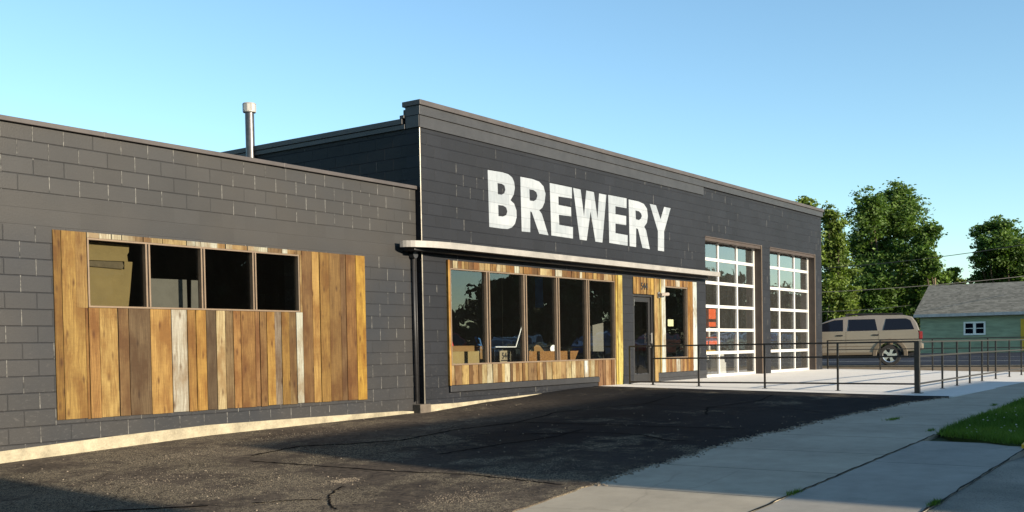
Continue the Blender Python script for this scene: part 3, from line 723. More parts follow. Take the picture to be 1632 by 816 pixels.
# wall light: horizontal cylinder on a round plate
mb = MB(); mb.tube((22.93, YM - .03, 1.21), (22.93, YM - .055, 1.21), .075, n=16); mb.tube((22.93, YM - .05, 1.21), (22.93, YM - .12, 1.205), .03, n=10)
wlg = mb.build('wall_light', M_galv, B, smooth=False)
mb = MB(); mb.tube((22.86, YM - .13, 1.21), (23.24, YM - .13, 1.235), .042, n=14); mb.build('light_tube', plain('pale_lamp_shell', (.35, .3, .25), .35, .5, .3, .1, 8), wlg, smooth=False)

# garage doors
def garage(x0, x1, cols, label):
    yd = YM + .20
    mb = MB()
    zr = [-.93, -.86, -.225, .39, 1.02, 1.65, 2.27, 2.79]
    mb.box(x0 + .002, x1 - .002, yd, yd + .045, -.93, -.80)
    mb.box(x0 + .002, x1 - .002, yd, yd + .045, 2.745, 2.80)
    for z in (-.225, .39, 1.02, 1.65, 2.27): mb.box(x0 + .002, x1 - .002, yd + .001, yd + .046, z - .04, z + .04)
    for i in range(cols + 1):
        x = x0 + (x1 - x0) * i / cols; wd = .035 if 0 < i < cols else .05; xa, xb = max(x0 + .003, x - wd), min(x1 - .003, x + wd)
        if i in (0, cols): xa, xb = (x0 + .003, x0 + .08) if i == 0 else (x1 - .08, x1 - .003)
        zz = [-.80] + [q for z in (-.225, .39, 1.02, 1.65, 2.27) for q in (z - .04, z + .04)] + [2.745]
        for a, b in zip(zz[0::2], zz[1::2]): mb.box(xa, xb, yd + .002, yd + .045, a, b)
    g = mb.build('garage_door', M_white, B); g['label'] = label
    zz = [-.80, -.225, .39, 1.02, 1.65, 2.27, 2.76]
    for i in range(cols):
        a = x0 + (x1 - x0) * i / cols; b = x0 + (x1 - x0) * (i + 1) / cols
        for c, d in zip(zz[:-1], zz[1:]):
            tl = rr.uniform(-.003, .003); t2 = rr.uniform(-.0015, .0015)
            mb = MB(); mb.face([(a + .01, yd + .03, c), (b - .01, yd + .03 + tl, c), (b - .01, yd + .03 + tl + t2, d), (a + .01, yd + .03 + t2, d)]); mb.build('pane', M_glass_g, g)
    mb = MB(); mb.box(x1 + .001, x1 + .035, YM - .012, YM + .0, -.88, 2.835)
    mb.build('jamb_trim', M_bronze, g)
    mb = MB(); mb.box(x1 - .012, x1 - .002, YM + .002, yd - .002, -.88, 2.79); mb.box(x0, x1 - .013, YM + .01, yd - .002, 2.72, 2.797)
    mb.box(x0, x1, YM - .010, YM + .0, 2.80, 2.83)
    for k in (.25, .5, .75):
        xx = x0 + (x1 - x0) * k; mb.box(xx - .05, xx + .05, YM + .04, YM + .12, 2.70, 2.719)
    mb.build('door_lining', plain('brown_lining', (.045, .033, .027), .6, .4, 0, .2, 6), g)
    # vertical track inside
    mb = MB(); mb.box(x1 - .62, x1 - .58, yd + .35, yd + .4, -.9, 2.9); mb.build('door_track', M_galv, g)
garage(25.60, 29.28, 3, 'white framed glass overhead door nearest the canopy')
garage(29.93, 33.61, 3, 'white framed glass overhead door at the far end')

# inner rooms
mb = MB()
M_pale = plain('pale_interior_wall', (.42, .41, .34), .8, .2, 0, .2, 1)
mb.box(14.56, 33.96, YM + .31, 29.6, -1.0, -.885)
mb.box(-4.6, 14.2, YL + .31, 25.9, -1.0, -.885)
mb.build('inner_floor', M_innerfloor, B)
mb = MB()
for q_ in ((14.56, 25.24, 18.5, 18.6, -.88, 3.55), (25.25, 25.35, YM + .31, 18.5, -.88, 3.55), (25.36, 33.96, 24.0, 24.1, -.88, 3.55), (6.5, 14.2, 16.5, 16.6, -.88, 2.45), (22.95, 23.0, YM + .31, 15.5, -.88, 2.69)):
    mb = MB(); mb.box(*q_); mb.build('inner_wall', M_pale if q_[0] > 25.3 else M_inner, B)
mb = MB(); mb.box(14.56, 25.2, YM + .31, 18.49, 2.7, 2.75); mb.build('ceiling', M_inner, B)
mb = MB(); mb.box(15.0, 21.0, YM + .302, YM + .42, -.42, -.32); mb.build('inner_sill', M_bronze, B)

# vent pipe standing on the low roof
vb = fac(399.5, 250, 16.5); vt = fac(398, 178, 16.5)
mb = MB(); mb.tube((vb.x, 16.5, 2.6), (vb.x - .005, 16.5, vt.z), .088, n=20)
vp = mb.build('vent_pipe', M_pipe, B, smooth=False)
mb = MB(); cx = vb.x - .005; z0 = vt.z - .02; z1 = fac(398, 165, 16.5).z
mb.tube((cx, 16.5, z0), (cx, 16.5, z0 + .025), .125, .13, n=20); mb.tube((cx, 16.5, z1 - .02), (cx, 16.5, z1), .135, .12, n=20)
mb.tube((cx, 16.5, z0 + .02), (cx, 16.5, z1 - .02), .095, n=20)
for k in range(10):
    t = k * math.pi / 5 + .2; M = Matrix.Translation((cx, 16.5, 0)) @ Matrix.Rotation(t, 4, 'Z')
    mb.box(.118, .126, -.036, .036, z0 + .02, z1 - .02, M=M)
mb.build('pipe_cap', plain('pale_vent_cap', (.33, .32, .3), .5, .4, .2, .05, 8), vp)
mb = MB(); mb.tube((vb.x + .13, 16.45, 2.6), (vb.x + .10, 16.45, 3.05 + .35), .008, n=5); mb.tube((vb.x + .2, 16.45, 2.6), (vb.x + .10, 16.45, 3.4), .008, n=5); mb.build('pipe_brace', M_pipe, vp)

# ------------------------------------------------------------------ RAILINGS
def zp(y): return -.87 - .019 * (12.19 - y) + .006
RY = [5.62, 7.17, 8.73, 10.27, 11.42, 12.02]
def rx(y): return 20.94 + (y - 5.62) * .05
rl = thing('metal_railing', (20.94, 5.62, zp(5.62)), 'dark steel pipe railing round the near corner of the concrete patio', 'railing')
for i, y in enumerate(RY):
    mb = MB(); r = .045 if i == 0 else .017; x = rx(y)
    mb.box(x - r, x + r, y - r, y + r, zp(y), .0)
    if i: mb.box(x - .05, x + .05, y - .04, y + .04, zp(y), zp(y) + .008)
    else: mb.box(x - .09, x + .09, y - .09, y + .09, zp(y), zp(y) + .012)
    o = mb.build('post', M_rail, rl)
    if i == 0: o['label'] = 'thick square corner post'
XP = [23.1, 24.55, 25.95, 27.35, 28.85, 30.5, 32.1, 33.6]
def ry(x): return 5.62 + min(1, (x - 20.94) / 6) * .22
for x in XP:
    mb = MB(); y = ry(x); mb.box(x - .017, x + .017, y - .017, y + .017, zp(y), .0); mb.box(x - .05, x + .05, y - .04, y + .04, zp(y), zp(y) + .008); mb.build('post', M_rail, rl)
for z in (-.012, -.29, -.815):
    mb = MB()
    a, b = (rx(5.62), 5.62), (rx(12.02), 12.02)
    if z == -.29: b = (rx(11.42), 11.42)
    def bar(p, q, z=z, r=.016):
        d = Vector((q[0] - p[0], q[1] - p[1], 0)).normalized(); n = Vector((-d.y, d.x, 0)) * r
        P = Vector((*p, z)); Q = Vector((*q, z))
        vs = [P - n - Vector((0, 0, r)), P + n - Vector((0, 0, r)), P + n + Vector((0, 0, r)), P - n + Vector((0, 0, r))]
        vs += [v + (Q - P) for v in vs]
        mb.mesh(vs, [(0, 3, 2, 1), (4, 5, 6, 7), (0, 1, 5, 4), (1, 2, 6, 5), (2, 3, 7, 6), (3, 0, 4, 7)])
    bar(a, b); xs = [20.94] + XP
    for p, q in zip(xs[:-1], xs[1:]): bar((p, ry(p)), (q, ry(q)))
    mb.build('rail', M_rail, rl)
rb = thing('metal_railing', (34.5, 7.3, zp(7.3)), 'dark steel pipe railing along the far patio edge beside the road', 'railing')
for y in (12.1, 10.4, 8.8, 7.2, 5.75):
    mb = MB(); mb.box(34.5 - .02, 34.5 + .02, y - .02, y + .02, zp(y), .07); mb.build('post', M_rail, rb)
for z in (.06, -.24, -.79):
    mb = MB(); mb.box(34.485, 34.515, 5.75, 12.1, z - .015, z + .015); mb.build('rail', M_rail, rb)

# ------------------------------------------------------------------ things behind the glass
def box_thing(name, x0, x1, y0, y1, z0, z1, mat, label, cat, group=None, flap=True):
    mb = MB(); c = ((x0 + x1) / 2, (y0 + y1) / 2, z0)
    mb.box(x0, x1, y0, y1, z0, z1)
    if flap:
        mb.box(x0 + .002, x1 - .002, y0 - .002, y0 + .01, z1 + .002, z1 + .008); mb.box(x0 + (x1 - x0) * .02, x1 - (x1 - x0) * .02, (y0 + y1) / 2 - .03, (y0 + y1) / 2 + .03, z1 + .001, z1 + .004)
    o = mb.build(name, mat, origin=c, bevel=.006); return tag(o, label, cat, group)
a = fac(719, 561, 12.75); b = fac(764, 580, 12.75)
box_thing('cardboard_box', a.x, b.x, 12.75, 13.2, -.885, a.z, M_card, 'large tan cardboard box close behind the first shop window pane', 'box')
a = fac(718, 552, 13.25); b = fac(756, 552, 13.25)
box_thing('cardboard_box', a.x, b.x, 13.25, 13.7, -.885, a.z, M_card2, 'brown cardboard box behind and taller than the large tan box', 'box')
a = fac(765, 552, 13.25); b = fac(774, 560, 13.25)
box_thing('cardboard_box', a.x, b.x, 13.25, 13.5, -.885, a.z, M_card2, 'narrow brown box right of the tan box in the first pane', 'box')
# red cone shaped cover at the left
a = fac(716, 550, 13.9)
mb = MB(); mb.tube((a.x + .0, 13.9, -.885), (a.x, 13.9, .22), .32, .05, n=14); mb.box(a.x - .36, a.x + .36, 13.55, 14.25, -.885, -.86)
tag(mb.build('traffic_cone', M_red, origin=(a.x, 13.9, -.885)), 'tall red cone at the left edge of the shop window', 'cone')
# blue clamp tool on the box
a = fac(762, 545, 13.45); mb = MB()
mb.tube((a.x, 13.45, a.z - .16), (a.x - .1, 13.45, a.z + .1), .02); mb.tube((a.x - .1, 13.45, a.z + .1), (a.x + .05, 13.45, a.z + .06), .018); mb.tube((a.x + .05, 13.45, a.z + .06), (a.x + .1, 13.45, a.z - .08), .018)
mb.tube((a.x + .1, 13.45, a.z - .08), (a.x, 13.45, a.z - .05), .018)
mb.box(a.x - .03, a.x + .16, 13.4, 13.5, -.885, a.z - .16)
tag(mb.build('clamp_tool', M_blue, origin=(a.x, 13.45, -.885)), 'blue handled tool standing among the boxes behind the first pane', 'tool')
# number board with 544
a = fac(796, 559, 12.62); b = fac(814, 577, 12.62)
nb = thing('number_board', ((a.x + b.x) / 2, 12.62, b.z), 'small tan rounded board reading 544 behind the second window pane', 'sign')
def rrect(x0, x1, z0, z1, r, n=4):
    pts = []
    for cx, cz, s in ((x1 - r, z1 - r, 0), (x0 + r, z1 - r, 90), (x0 + r, z0 + r, 180), (x1 - r, z0 + r, 270)):
        for k in range(n + 1): t = rad(s + 90 * k / n); pts.append((cx + r * math.cos(t), cz + r * math.sin(t)))
    return pts
mb = MB(); mb.prism(rrect(a.x, b.x, b.z, a.z, .04), 12.615, 12.635, 'y'); mb.build('board', plain('tan_board', (.2, .16, .1), .6, .3, 0, .1, 5), nb)
text_mesh('numerals', '544', .17, M_black, nb, Matrix.Translation(((a.x + b.x) / 2, 12.611, b.z + .075)) @ Matrix.Rotation(rad(90), 4, 'X'), .003)
mb = MB(); mb.box(a.x + .04, b.x - .04, 12.608, 12.614, b.z + .028, b.z + .05); mb.build('underline', M_black, nb)
mb = MB(); mb.box(a.x + .1, b.x - .1, 12.62, 12.66, -.885, b.z); mb.build('stand', M_dark, nb)
# white strip trim
p1 = fac(788, 553, 13.0); p2 = fac(822, 553, 13.0); p3 = fac(833, 515, 13.0)
mb = MB(); mb.tube(p1, p2, .012); mb.tube(p2, p3, .012); mb.tube(p1, (p1.x, 13.0, -.885), .01)
tag(mb.build('trim_strip', M_white, origin=(p2.x, 13.0, p2.z)), 'thin white bent trim strip leaning behind the second pane', 'trim')
# strand board panel with roll and scraps
a = fac(843, 560, 12.7); b = fac(922, 559, 12.7); c = fac(915, 577, 12.7)
mb = MB(); mb.prism([(a.x, -.885), (c.x, -.885), (c.x, c.z), (b.x, b.z), (a.x, a.z)], 12.7, 12.72, 'y')
tag(mb.build('strand_board', M_osb, origin=(a.x, 12.7, -.885)), 'speckled orange brown strand board sheet leaning behind the third and fourth panes', 'board')
a = fac(873, 556, 12.95); mb = MB(); mb.tube((a.x, 12.8, a.z), (a.x + .25, 13.4, a.z - .05), .085, n=16)
mb.box(a.x - .1, a.x + .4, 12.85, 13.4, -.885, a.z - .09)
pr = tag(mb.build('paper_roll', M_white, origin=(a.x, 12.95, -.885)), 'white paper roll lying above the strand board', 'roll')
p1 = fac(846, 560, 12.85); p2 = fac(856, 551, 12.85); mb = MB()
mb.prism([(p1.x - .1, -.885), (p1.x + .5, -.885), (p1.x + .5, p1.z), (p2.x + .1, p2.z), (p2.x - .02, p2.z + .02), (p1.x - .1, p1.z - .02)], 12.85, 12.87, 'y')
tag(mb.build('wood_scrap', M_card2, origin=(p1.x, 12.85, -.885)), 'slanted brown board scrap sticking up left of the paper roll', 'board')
# leaning grey boards behind the fifth pane
q = [fac(*t, 13.4) for t in ((941, 519), (968, 513), (968, 560), (941, 560))]
mb = MB(); mb.prism([(v.x, v.z) for v in q], 13.4, 13.42, 'y'); mb.tube(q[3] + Vector((.1, .02, 0)), Vector((q[3].x, 13.6, -.885)), .02); mb.tube(q[2] + Vector((-.1, .02, 0)), Vector((q[2].x, 13.6, -.885)), .02)
tag(mb.build('display_board', M_plaster, origin=(q[3].x, 13.4, -.885)), 'grey beige board on legs behind the rightmost shop window pane', 'board')
# shelf things behind the entrance door
a = fac(1010, 500, 14.2); b = fac(1024, 515, 14.2)
mb = MB(); mb.box(a.x, b.x, 14.2, 14.5, b.z, a.z); mb.box(a.x - .05, b.x + .1, 14.15, 14.55, b.z - .05, b.z - .005); mb.box(a.x, a.x + .04, 14.2, 14.5, -.885, b.z - .05); mb.box(b.x, b.x + .04, 14.2, 14.5, -.885, b.z - .05)
tag(mb.build('storage_crate', M_plaster, origin=(a.x, 14.2, -.885)), 'pale grey crate on a stand behind the entrance door glass', 'crate')
mb = MB(); a = fac(1012, 556, 13.6); b = fac(1030, 563, 13.6)
mb.box(a.x, b.x, 13.6, 13.9, b.z, a.z); mb.box(a.x + .05, a.x + .1, 13.62, 13.9, -.885, b.z); mb.box(b.x - .1, b.x - .05, 13.62, 13.9, -.885, b.z)
mb.tube((a.x + .1, 13.75, a.z), (a.x + .4, 13.75, a.z + .1), .03); tag(mb.build('work_bench', plain('yellow_wood', (.35, .2, .04), .6, .3), origin=(a.x, 13.6, -.885)), 'small yellow topped work bench behind the entrance door', 'bench')
# orange lift behind garage door one
lf = thing('scissor_lift', (26.7, 14.0, -.885), 'orange lift machine with white base and tyres behind the first garage door', 'lift')
a = fac(1130, 492, 13.6); b = fac(1142, 521, 13.6); c = fac(1124, 537, 13.3); d = fac(1148, 551, 13.3)
mb = MB(); mb.box(a.x, b.x + .0, 13.6, 14.3, b.z, a.z); mb.build('mast', M_orange, lf, bevel=.02)
mb = MB(); mb.box(c.x - .3, d.x, 13.3, 14.4, d.z, c.z); mb.build('control_box', M_orange, lf, bevel=.02)
mb = MB(); mb.box(c.x - .6, d.x - .1, 13.35, 14.35, -.45, -.2); mb.box(a.x + .2, a.x + .3, 13.7, 13.8, -.2, b.z); mb.build('base', M_white, lf, bevel=.03)
mb = MB(); mb.box(c.x - .3, d.x - .25, 13.32, 13.5, d.z - .25, d.z - .12); mb.build('bumper', M_yellow, lf, bevel=.02)
for xx in (c.x - .1, d.x + .35):
    mb = MB(); mb.tube((xx, 13.3, -.885 + .24), (xx, 13.5, -.885 + .24), .24, n=20); wh = mb.build('wheel', M_rubber, lf)
    mb = MB(); mb.tube((xx, 13.29, -.885 + .24), (xx, 13.3, -.885 + .24), .12, n=14); mb.build('hub', M_white, wh)
# pale stand column in door one, and stool
a = fac(1150, 562, 13.0); mb = MB(); mb.prism([(a.x - .12, -.885), (a.x + .35, -.885), (a.x + .15, a.z), (a.x - .1, a.z)], 13.0, 13.3, 'y'); mb.box(a.x - .2, a.x + .3, 12.95, 13.35, a.z, a.z + .06)
tag(mb.build('work_stand', M_white, origin=(a.x, 13.1, -.885), bevel=.02), 'white work stand behind the first garage door beside the lift', 'stand')
# cardboard pieces inside wing window
def px_poly(pts, Y): return [(v.x, v.z) for v in (fac(120 + x / 4.41, 370 + y / 4.41, Y) for x, y in pts)]
mb = MB(); mb.prism(px_poly([(80, 225), (345, 262), (345, 205), (402, 210), (385, 420), (374, 526), (78, 522)], YL + .10), YL + .10, YL + .106, 'y')
mb.box(7.9, 8.6, YL + .108, YL + .2, WZ0 - .1, WZ0 + .012)
tag(mb.build('cardboard_sheet', M_card, origin=(8.2, YL + .1, WZ0)), 'large tan cardboard sheet propped inside the first wing window pane', 'cardboard')
mb = MB(); pp = px_poly([(96, 66), (240, 78), (378, 92), (376, 140), (364, 160), (370, 206), (92, 196)], YL + .13)
mb.prism(pp, YL + .13, YL + .136, 'y')
tag(mb.build('cardboard_sheet', M_card, origin=(8.2, YL + .13, 1.3)), 'creased tan cardboard sheet hanging above the larger one', 'cardboard')
mb = MB(); pp = px_poly([(84, 200), (330, 208), (340, 240), (328, 262), (86, 240)], YL + .09); mb.prism(pp, YL + .075, YL + .099, 'y')
tag(mb.build('cardboard_roll', plain('dusty_cardboard', (.11, .085, .05), .8, .2, 0, .3, 12), origin=(8.2, YL + .08, 1.2), bevel=.01), 'dusty rolled cardboard edge between the two tan sheets', 'cardboard')
mb = MB(); pp = px_poly([(518, 325), (782, 335), (788, 545), (518, 545)], YL + .5); mb.prism(pp, YL + .5, YL + .52, 'y')
mb.prism(px_poly([(815, 337), (868, 340), (868, 545), (815, 545)], YL + .5), YL + .5, YL + .52, 'y')
v0 = px_poly([(518, 545), (868, 545)], YL + .5); mb.box(v0[0][0], v0[1][0], YL + .5, YL + .52, -.885, v0[0][1])
tag(mb.build('wall_panel', M_plaster, origin=(9.2, YL + .5, -.885)), 'grey upright panel with a slot inside the second wing window pane', 'panel')
# note taped inside narrow window
a = fac(1064, 509, YM + .06); b = fac(1073, 520, YM + .06)
mb = MB(); mb.box(a.x, b.x, YM + .055, YM + .058, b.z, a.z); tag(mb.build('paper_notice', plain('notice_paper', (.5, .48, .3), .7, .2, 0, .05), origin=(a.x, YM + .056, b.z)), 'pale yellow paper notice taped inside the narrow window', 'notice')
# hanging blue banner seen through third pane
a = fac(853, 440, 14.6); b = fac(866, 490, 14.6)
mb = MB(); mb.box(a.x, b.x, 14.6, 14.61, b.z, a.z + .3); mb.box(a.x - .02, b.x + .02, 14.59, 14.62, a.z + .3, 2.7)
tag(mb.build('hanging_banner', plain('blue_cloth', (.05, .16, .42), .7, .3), origin=((a.x + b.x) / 2, 14.6, b.z)), 'blue cloth hanging inside behind the third shop window pane', 'banner')

# ------------------------------------------------------------------ SUV
M_car = plain('champagne_car_paint', (.235, .205, .168), .25, .5, .35, .04, 2)
M_clad = plain('tan_cladding', (.13, .105, .075), .45, .4, .2, .05, 3)
M_tint = NT('tinted_glass').fin((.006, .007, .011), .05, .3)
M_chrome = plain('alloy_wheel', (.6, .58, .55), .22, .6, .9, .05, 4)
M_lamp = plain('tail_lamp_red', (.18, .006, .01), .15, .7, 0, .05, 4)
def build_car(loc, paint, label, group=None):
    root = thing('parked_car', loc, label, 'car', group)
    L = Vector(loc)
    def T(mb): mb.v = [tuple(Vector(v) + L) for v in mb.v]; return mb
    def arch(cy, r=.45, n=10): return [(cy + r * math.cos(t), .40 + r * math.sin(t)) for t in [math.pi * (1 - k / n) for k in range(n + 1)]]
    prof = [(-.98, .56), (-.45, .50)] + arch(0) + [(.55, .49), (2.5, .49)] + arch(3.03) + [(3.6, .42), (3.88, .5), (3.92, .8), (3.8, 1.05), (3.2, 1.2), (2.9, 1.26), (-.9, 1.28), (-1.0, 1.1), (-1.06, .9), (-1.08, .7)]
    mb = MB(); mb.prism(prof, -.92, .92, 'x'); T(mb).build('body', paint, root, bevel=.05)
    # greenhouse
    lo = [(-.95, 1.27), (3.12, 1.22)]; hi = [(-.60, 1.78), (-.2, 1.82), (1.3, 1.83), (1.95, 1.76)]
    V = []; prof2 = [(-1.0, 1.25), (-.91, 1.52), (-.76, 1.75), (-.45, 1.815), (.7, 1.835), (1.5, 1.80), (1.95, 1.73), (2.5, 1.52), (3.15, 1.2)]
    def hw(z): return .90 - max(0, z - 1.26) * .30
    n = len(prof2); V = [(-hw(z), y, z) for y, z in prof2] + [(hw(z), y, z) for y, z in prof2]
    mb = MB(); mb.mesh(V, [tuple(range(n)), tuple(range(2 * n - 1, n - 1, -1))] + [(i, i + n, i + 1 + n, i + 1) for i in range(n - 1)])
    T(mb).build('roof', paint, root, bevel=.035)
    for s in (-1, 1):
        for poly in ([(-.82, 1.30), (.22, 1.28), (.12, 1.69), (-.55, 1.69), (-.70, 1.62)], [(.42, 1.28), (1.42, 1.27), (1.40, 1.69), (.50, 1.69)], [(1.60, 1.27), (2.80, 1.25), (2.72, 1.36), (2.3, 1.56), (1.90, 1.68), (1.60, 1.69)]):
            mb = MB(); mb.mesh([(s * (hw(z) + .012), y, z) for y, z in poly] + [(s * (hw(z) - .02), y, z) for y, z in poly],
                              [tuple(range(len(poly)))] + [(i, i + len(poly), (i + 1) % len(poly) + len(poly), (i + 1) % len(poly)) for i in range(len(poly))])
            T(mb).build('window', M_tint, root)
        mb = MB(); mb.box(s * (hw(1.45) + .003), s * (hw(1.45) + .016), .62 - .3, .64 - .3, 1.29, 1.66)
        # flared arches
        for cy in (0, 3.03):
            mb = MB(); pts = []
            for k in range(13):
                t = math.pi * k / 12 * 1.08 - .12; pts.append((cy + .60 * math.cos(t), .42 + .56 * math.sin(t)))
            for k in range(12, -1, -1):
                t = math.pi * k / 12 * 1.08 - .12; pts.append((cy + .46 * math.cos(t), .42 + .45 * math.sin(t)))
            mb.prism(pts, s * .921, s * .965, 'x'); T(mb).build('wheel_flare', M_clad if paint is M_car else paint, root, bevel=.012)
        for y in (.48, 1.72):
            mb = MB(); mb.box(s * .918, s * .945, y - .11, y + .11, 1.09, 1.14); T(mb).build('door_handle', M_black, root, bevel=.008)
        mb = MB(); mb.box(s * .93, s * .955, .56, 2.5, .40, .50); T(mb).build('side_step', M_clad, root, bevel=.015)
        mb = MB(); mb.box(s * .90, s * 1.08, 2.45, 2.55, 1.28, 1.42); T(mb).build('mirror', paint, root, bevel=.03)
        mb = MB(); mb.box(s * .82, s * .932, -1.09, -.97, .95, 1.22); T(mb).build('tail_light', M_lamp, root, bevel=.02)
        mb = MB(); mb.box(s * .60, s * .9, 3.80, 3.93, .78, .96); T(mb).build('headlight', M_chrome, root, bevel=.02)
        mb = MB()
        for y in (1.5, .38): mb.box(s * .917, s * .9225, y - .006, y + .006, .46, 1.25)
        mb.box(s * .918, s * .926, .6, 2.45, .70, .73)
        T(mb).build('door_seam', M_black if False else M_clad, root)
        mb = MB(); mb.tube((s * .62, -.45, 1.875), (s * .62, 1.5, 1.89), .02, n=6); mb.box(s * .62 - .02, s * .62 + .02, -.45, -.38, 1.80, 1.87); mb.box(s * .62 - .02, s * .62 + .02, 1.42, 1.5, 1.78, 1.89); T(mb).build('roof_rail', M_black, root)
        for cy in (0, 3.03):
            mb = MB(); xs = s * .90; xi = s * .66
            prof_ = [(.22, xi), (.36, xi), (.385, xi + s * .03), (.385, xs - s * .03), (.36, xs), (.26, xs)]
            nn = 28
            for (r1, x1), (r2, x2) in zip(prof_[:-1], prof_[1:]):
                for k in range(nn):
                    t1, t2 = 2 * math.pi * k / nn, 2 * math.pi * (k + 1) / nn
                    mb.face([(x1, cy + r1 * math.cos(t1), .385 + r1 * math.sin(t1)), (x2, cy + r2 * math.cos(t1), .385 + r2 * math.sin(t1)), (x2, cy + r2 * math.cos(t2), .385 + r2 * math.sin(t2)), (x1, cy + r1 * math.cos(t2), .385 + r1 * math.sin(t2))])
            wh = T(mb).build('wheel', M_rubber, root)
            mb = MB(); mb.tube((s * .84, cy, .385), (s * .885, cy, .385), .085, n=12)
            for k in range(5):
                M = Matrix.Translation((0, cy, .385)) @ Matrix.Rotation(2 * math.pi * k / 5 + .3, 4, 'X')
                xa, xb = sorted((s * .85, s * .882)); mb.prism([(-.05, .04), (.05, .04), (.045, .16), (.085, .245), (-.085, .245), (-.045, .16)], xa, xb, 'x', M=M)
            for k in range(28):
                t1, t2 = 2 * math.pi * k / 28, 2 * math.pi * (k + 1) / 28
                mb.face([(s * .885, cy + .235 * math.cos(t1), .385 + .235 * math.sin(t1)), (s * .898, cy + .268 * math.cos(t1), .385 + .268 * math.sin(t1)), (s * .898, cy + .268 * math.cos(t2), .385 + .268 * math.sin(t2)), (s * .885, cy + .235 * math.cos(t2), .385 + .235 * math.sin(t2))])
            T(mb).build('rim', M_chrome, wh)
            mb = MB(); mb.tube((s * .78, cy, .385), (s * .79, cy, .385), .25, n=20); T(mb).build('brake_disc', M_black, wh)
    # rear glass, windscreen, bumper, underside
    mb = MB(); mb.mesh([(-.74, -.935, 1.33), (.74, -.935, 1.33), (.66, -.70, 1.70), (-.66, -.70, 1.70), (-.74, -.9, 1.33), (.74, -.9, 1.33), (.66, -.66, 1.70), (-.66, -.66, 1.70)], [(0, 1, 2, 3), (4, 7, 6, 5), (0, 3, 7, 4), (1, 5, 6, 2)])
    T(mb).build('rear_window', M_tint, root)
    mb = MB(); mb.mesh([(-.78, 3.12, 1.235), (.78, 3.12, 1.235), (.70, 2.0, 1.73), (-.70, 2.0, 1.73)], [(0, 1, 2, 3)]); T(mb).build('windscreen', M_tint, root)
    mb = MB(); mb.box(-.90, .90, -1.13, -1.0, .56, .80); T(mb).build('rear_bumper', paint, root, bevel=.04)
    mb = MB(); mb.box(-.62, .62, -.9, 3.7, .28, .5); T(mb).build('chassis', M_black, root)
    mb = MB(); mb.tube((0.3, 2.2, 1.7), (0.3, 2.1, 2.3), .006, n=5); T(mb).build('aerial', M_black, root)
    return root
car = build_car((39.95, 11.42, -.872), M_car, 'champagne beige SUV with alloy wheels on the road behind the railing')
car.location = (39.9, 11.70, -.872); car.rotation_euler = (0, 0, rad(18))

# ------------------------------------------------------------------ GREEN HOUSE
HX = 69.0
def hp(px, py, X=HX): v = ray(px, py); return v * (X / v.x)
M_trim = plain('cream_window_trim', (.8, .78, .7), .5, .4, 0, .05)
def house(name, x0, x1, y0, y1, zb, ze, zr, wall, roofm, label, ridge='y', over=.35, wins=(), door=None):
    """gable house; ridge along y or x; wins: (face, a, b, z0, z1)"""
    root = thing(name, ((x0 + x1) / 2, (y0 + y1) / 2, zb), label, 'house')
    mb = MB(); mb.box(x0, x1, y0, y1, zb, ze)
    if ridge == 'y':
        m = (x0 + x1) / 2
        for y in (y0 + .001, y1 - .001): mb.face([(x0, y, ze), (x1, y, ze), (m, y, zr - .05)])
    else:
        m = (y0 + y1) / 2
        for x in (x0 + .001, x1 - .001): mb.face([(x, y0, ze), (x, y1, ze), (x, m, zr - .05)])
    mb.build('wall', wall, root)
    mb = MB(); t = .1
    if ridge == 'y':
        sl_ = (zr - ze) / (m - x0); ez = ze - over * sl_
        prof = [(x0 - over, ez), (m, zr), (x1 + over, ez), (x1 + over, ez + t), (m, zr + t), (x0 - over, ez + t)]
        mb.prism(prof, y0 - .3, y1 + .3, 'y')
    else:
        sl_ = (zr - ze) / (m - y0); ez = ze - over * sl_
        prof = [(y0 - over, ez), (m, zr), (y1 + over, ez), (y1 + over, ez + t), (m, zr + t), (y0 - over, ez + t)]
        mb.prism(prof, x0 - .3, x1 + .3, 'x')
    rf = mb.build('roof', roofm, root)
    mb = MB()
    if ridge == 'y':
        mb.box(x0 - over - .02, x0 - over, y0 - .3, y1 + .3, ez - .06, ez + t + .02)
    else: mb.box(x0 - .3, x1 + .3, y1 + over, y1 + over + .02, ez - .06, ez + t + .02)
    mb.build('gutter', plain('pale_gutter', (.35, .36, .35), .5, .4), rf)
    for f, a, b, z0, z1 in wins:
        fr = MB(); tt = .10
        def bxw(mb, a, b, z0, z1, d0, d1):
            if f == 'x0': mb.box(x0 - d1, x0 - d0, a, b, z0, z1)
            elif f == 'y1': mb.box(a, b, y1 + d0, y1 + d1, z0, z1)
            else: mb.box(a, b, y0 - d1, y0 - d0, z0, z1)
        bxw(fr, a, b, z0, z0 + tt, .003, .06); bxw(fr, a, b, z1 - tt, z1, .003, .06); bxw(fr, a, a + tt, z0 + tt, z1 - tt, .003, .06); bxw(fr, b - tt, b, z0 + tt, z1 - tt, .003, .06)
        c = (a + b) / 2; bxw(fr, c - tt * .8, c + tt * .8, z0 + tt, z1 - tt, .003, .06)
        bxw(fr, a + tt, c - tt, (z0 + z1) / 2 - .02, (z0 + z1) / 2 + .02, .02, .05); bxw(fr, c + tt, b - tt, (z0 + z1) / 2 - .02, (z0 + z1) / 2 + .02, .02, .05)
        w_ = fr.build('window', M_trim, root)
        pn = MB(); bxw(pn, a + tt, b - tt, z0 + tt, z1 - tt, .002, .015); pn.build('pane', M_tint, w_)
    if door:
        f, a, b, z0, z1, dm = door
        mb = MB()
        if f == 'x0': mb.box(x0 - .08, x0 - .003, a, b, z0, z1)
        else: mb.box(a, b, y1 + .003, y1 + .08, z0, z1)
        mb.build('door', dm, root, bevel=.01)
    return root
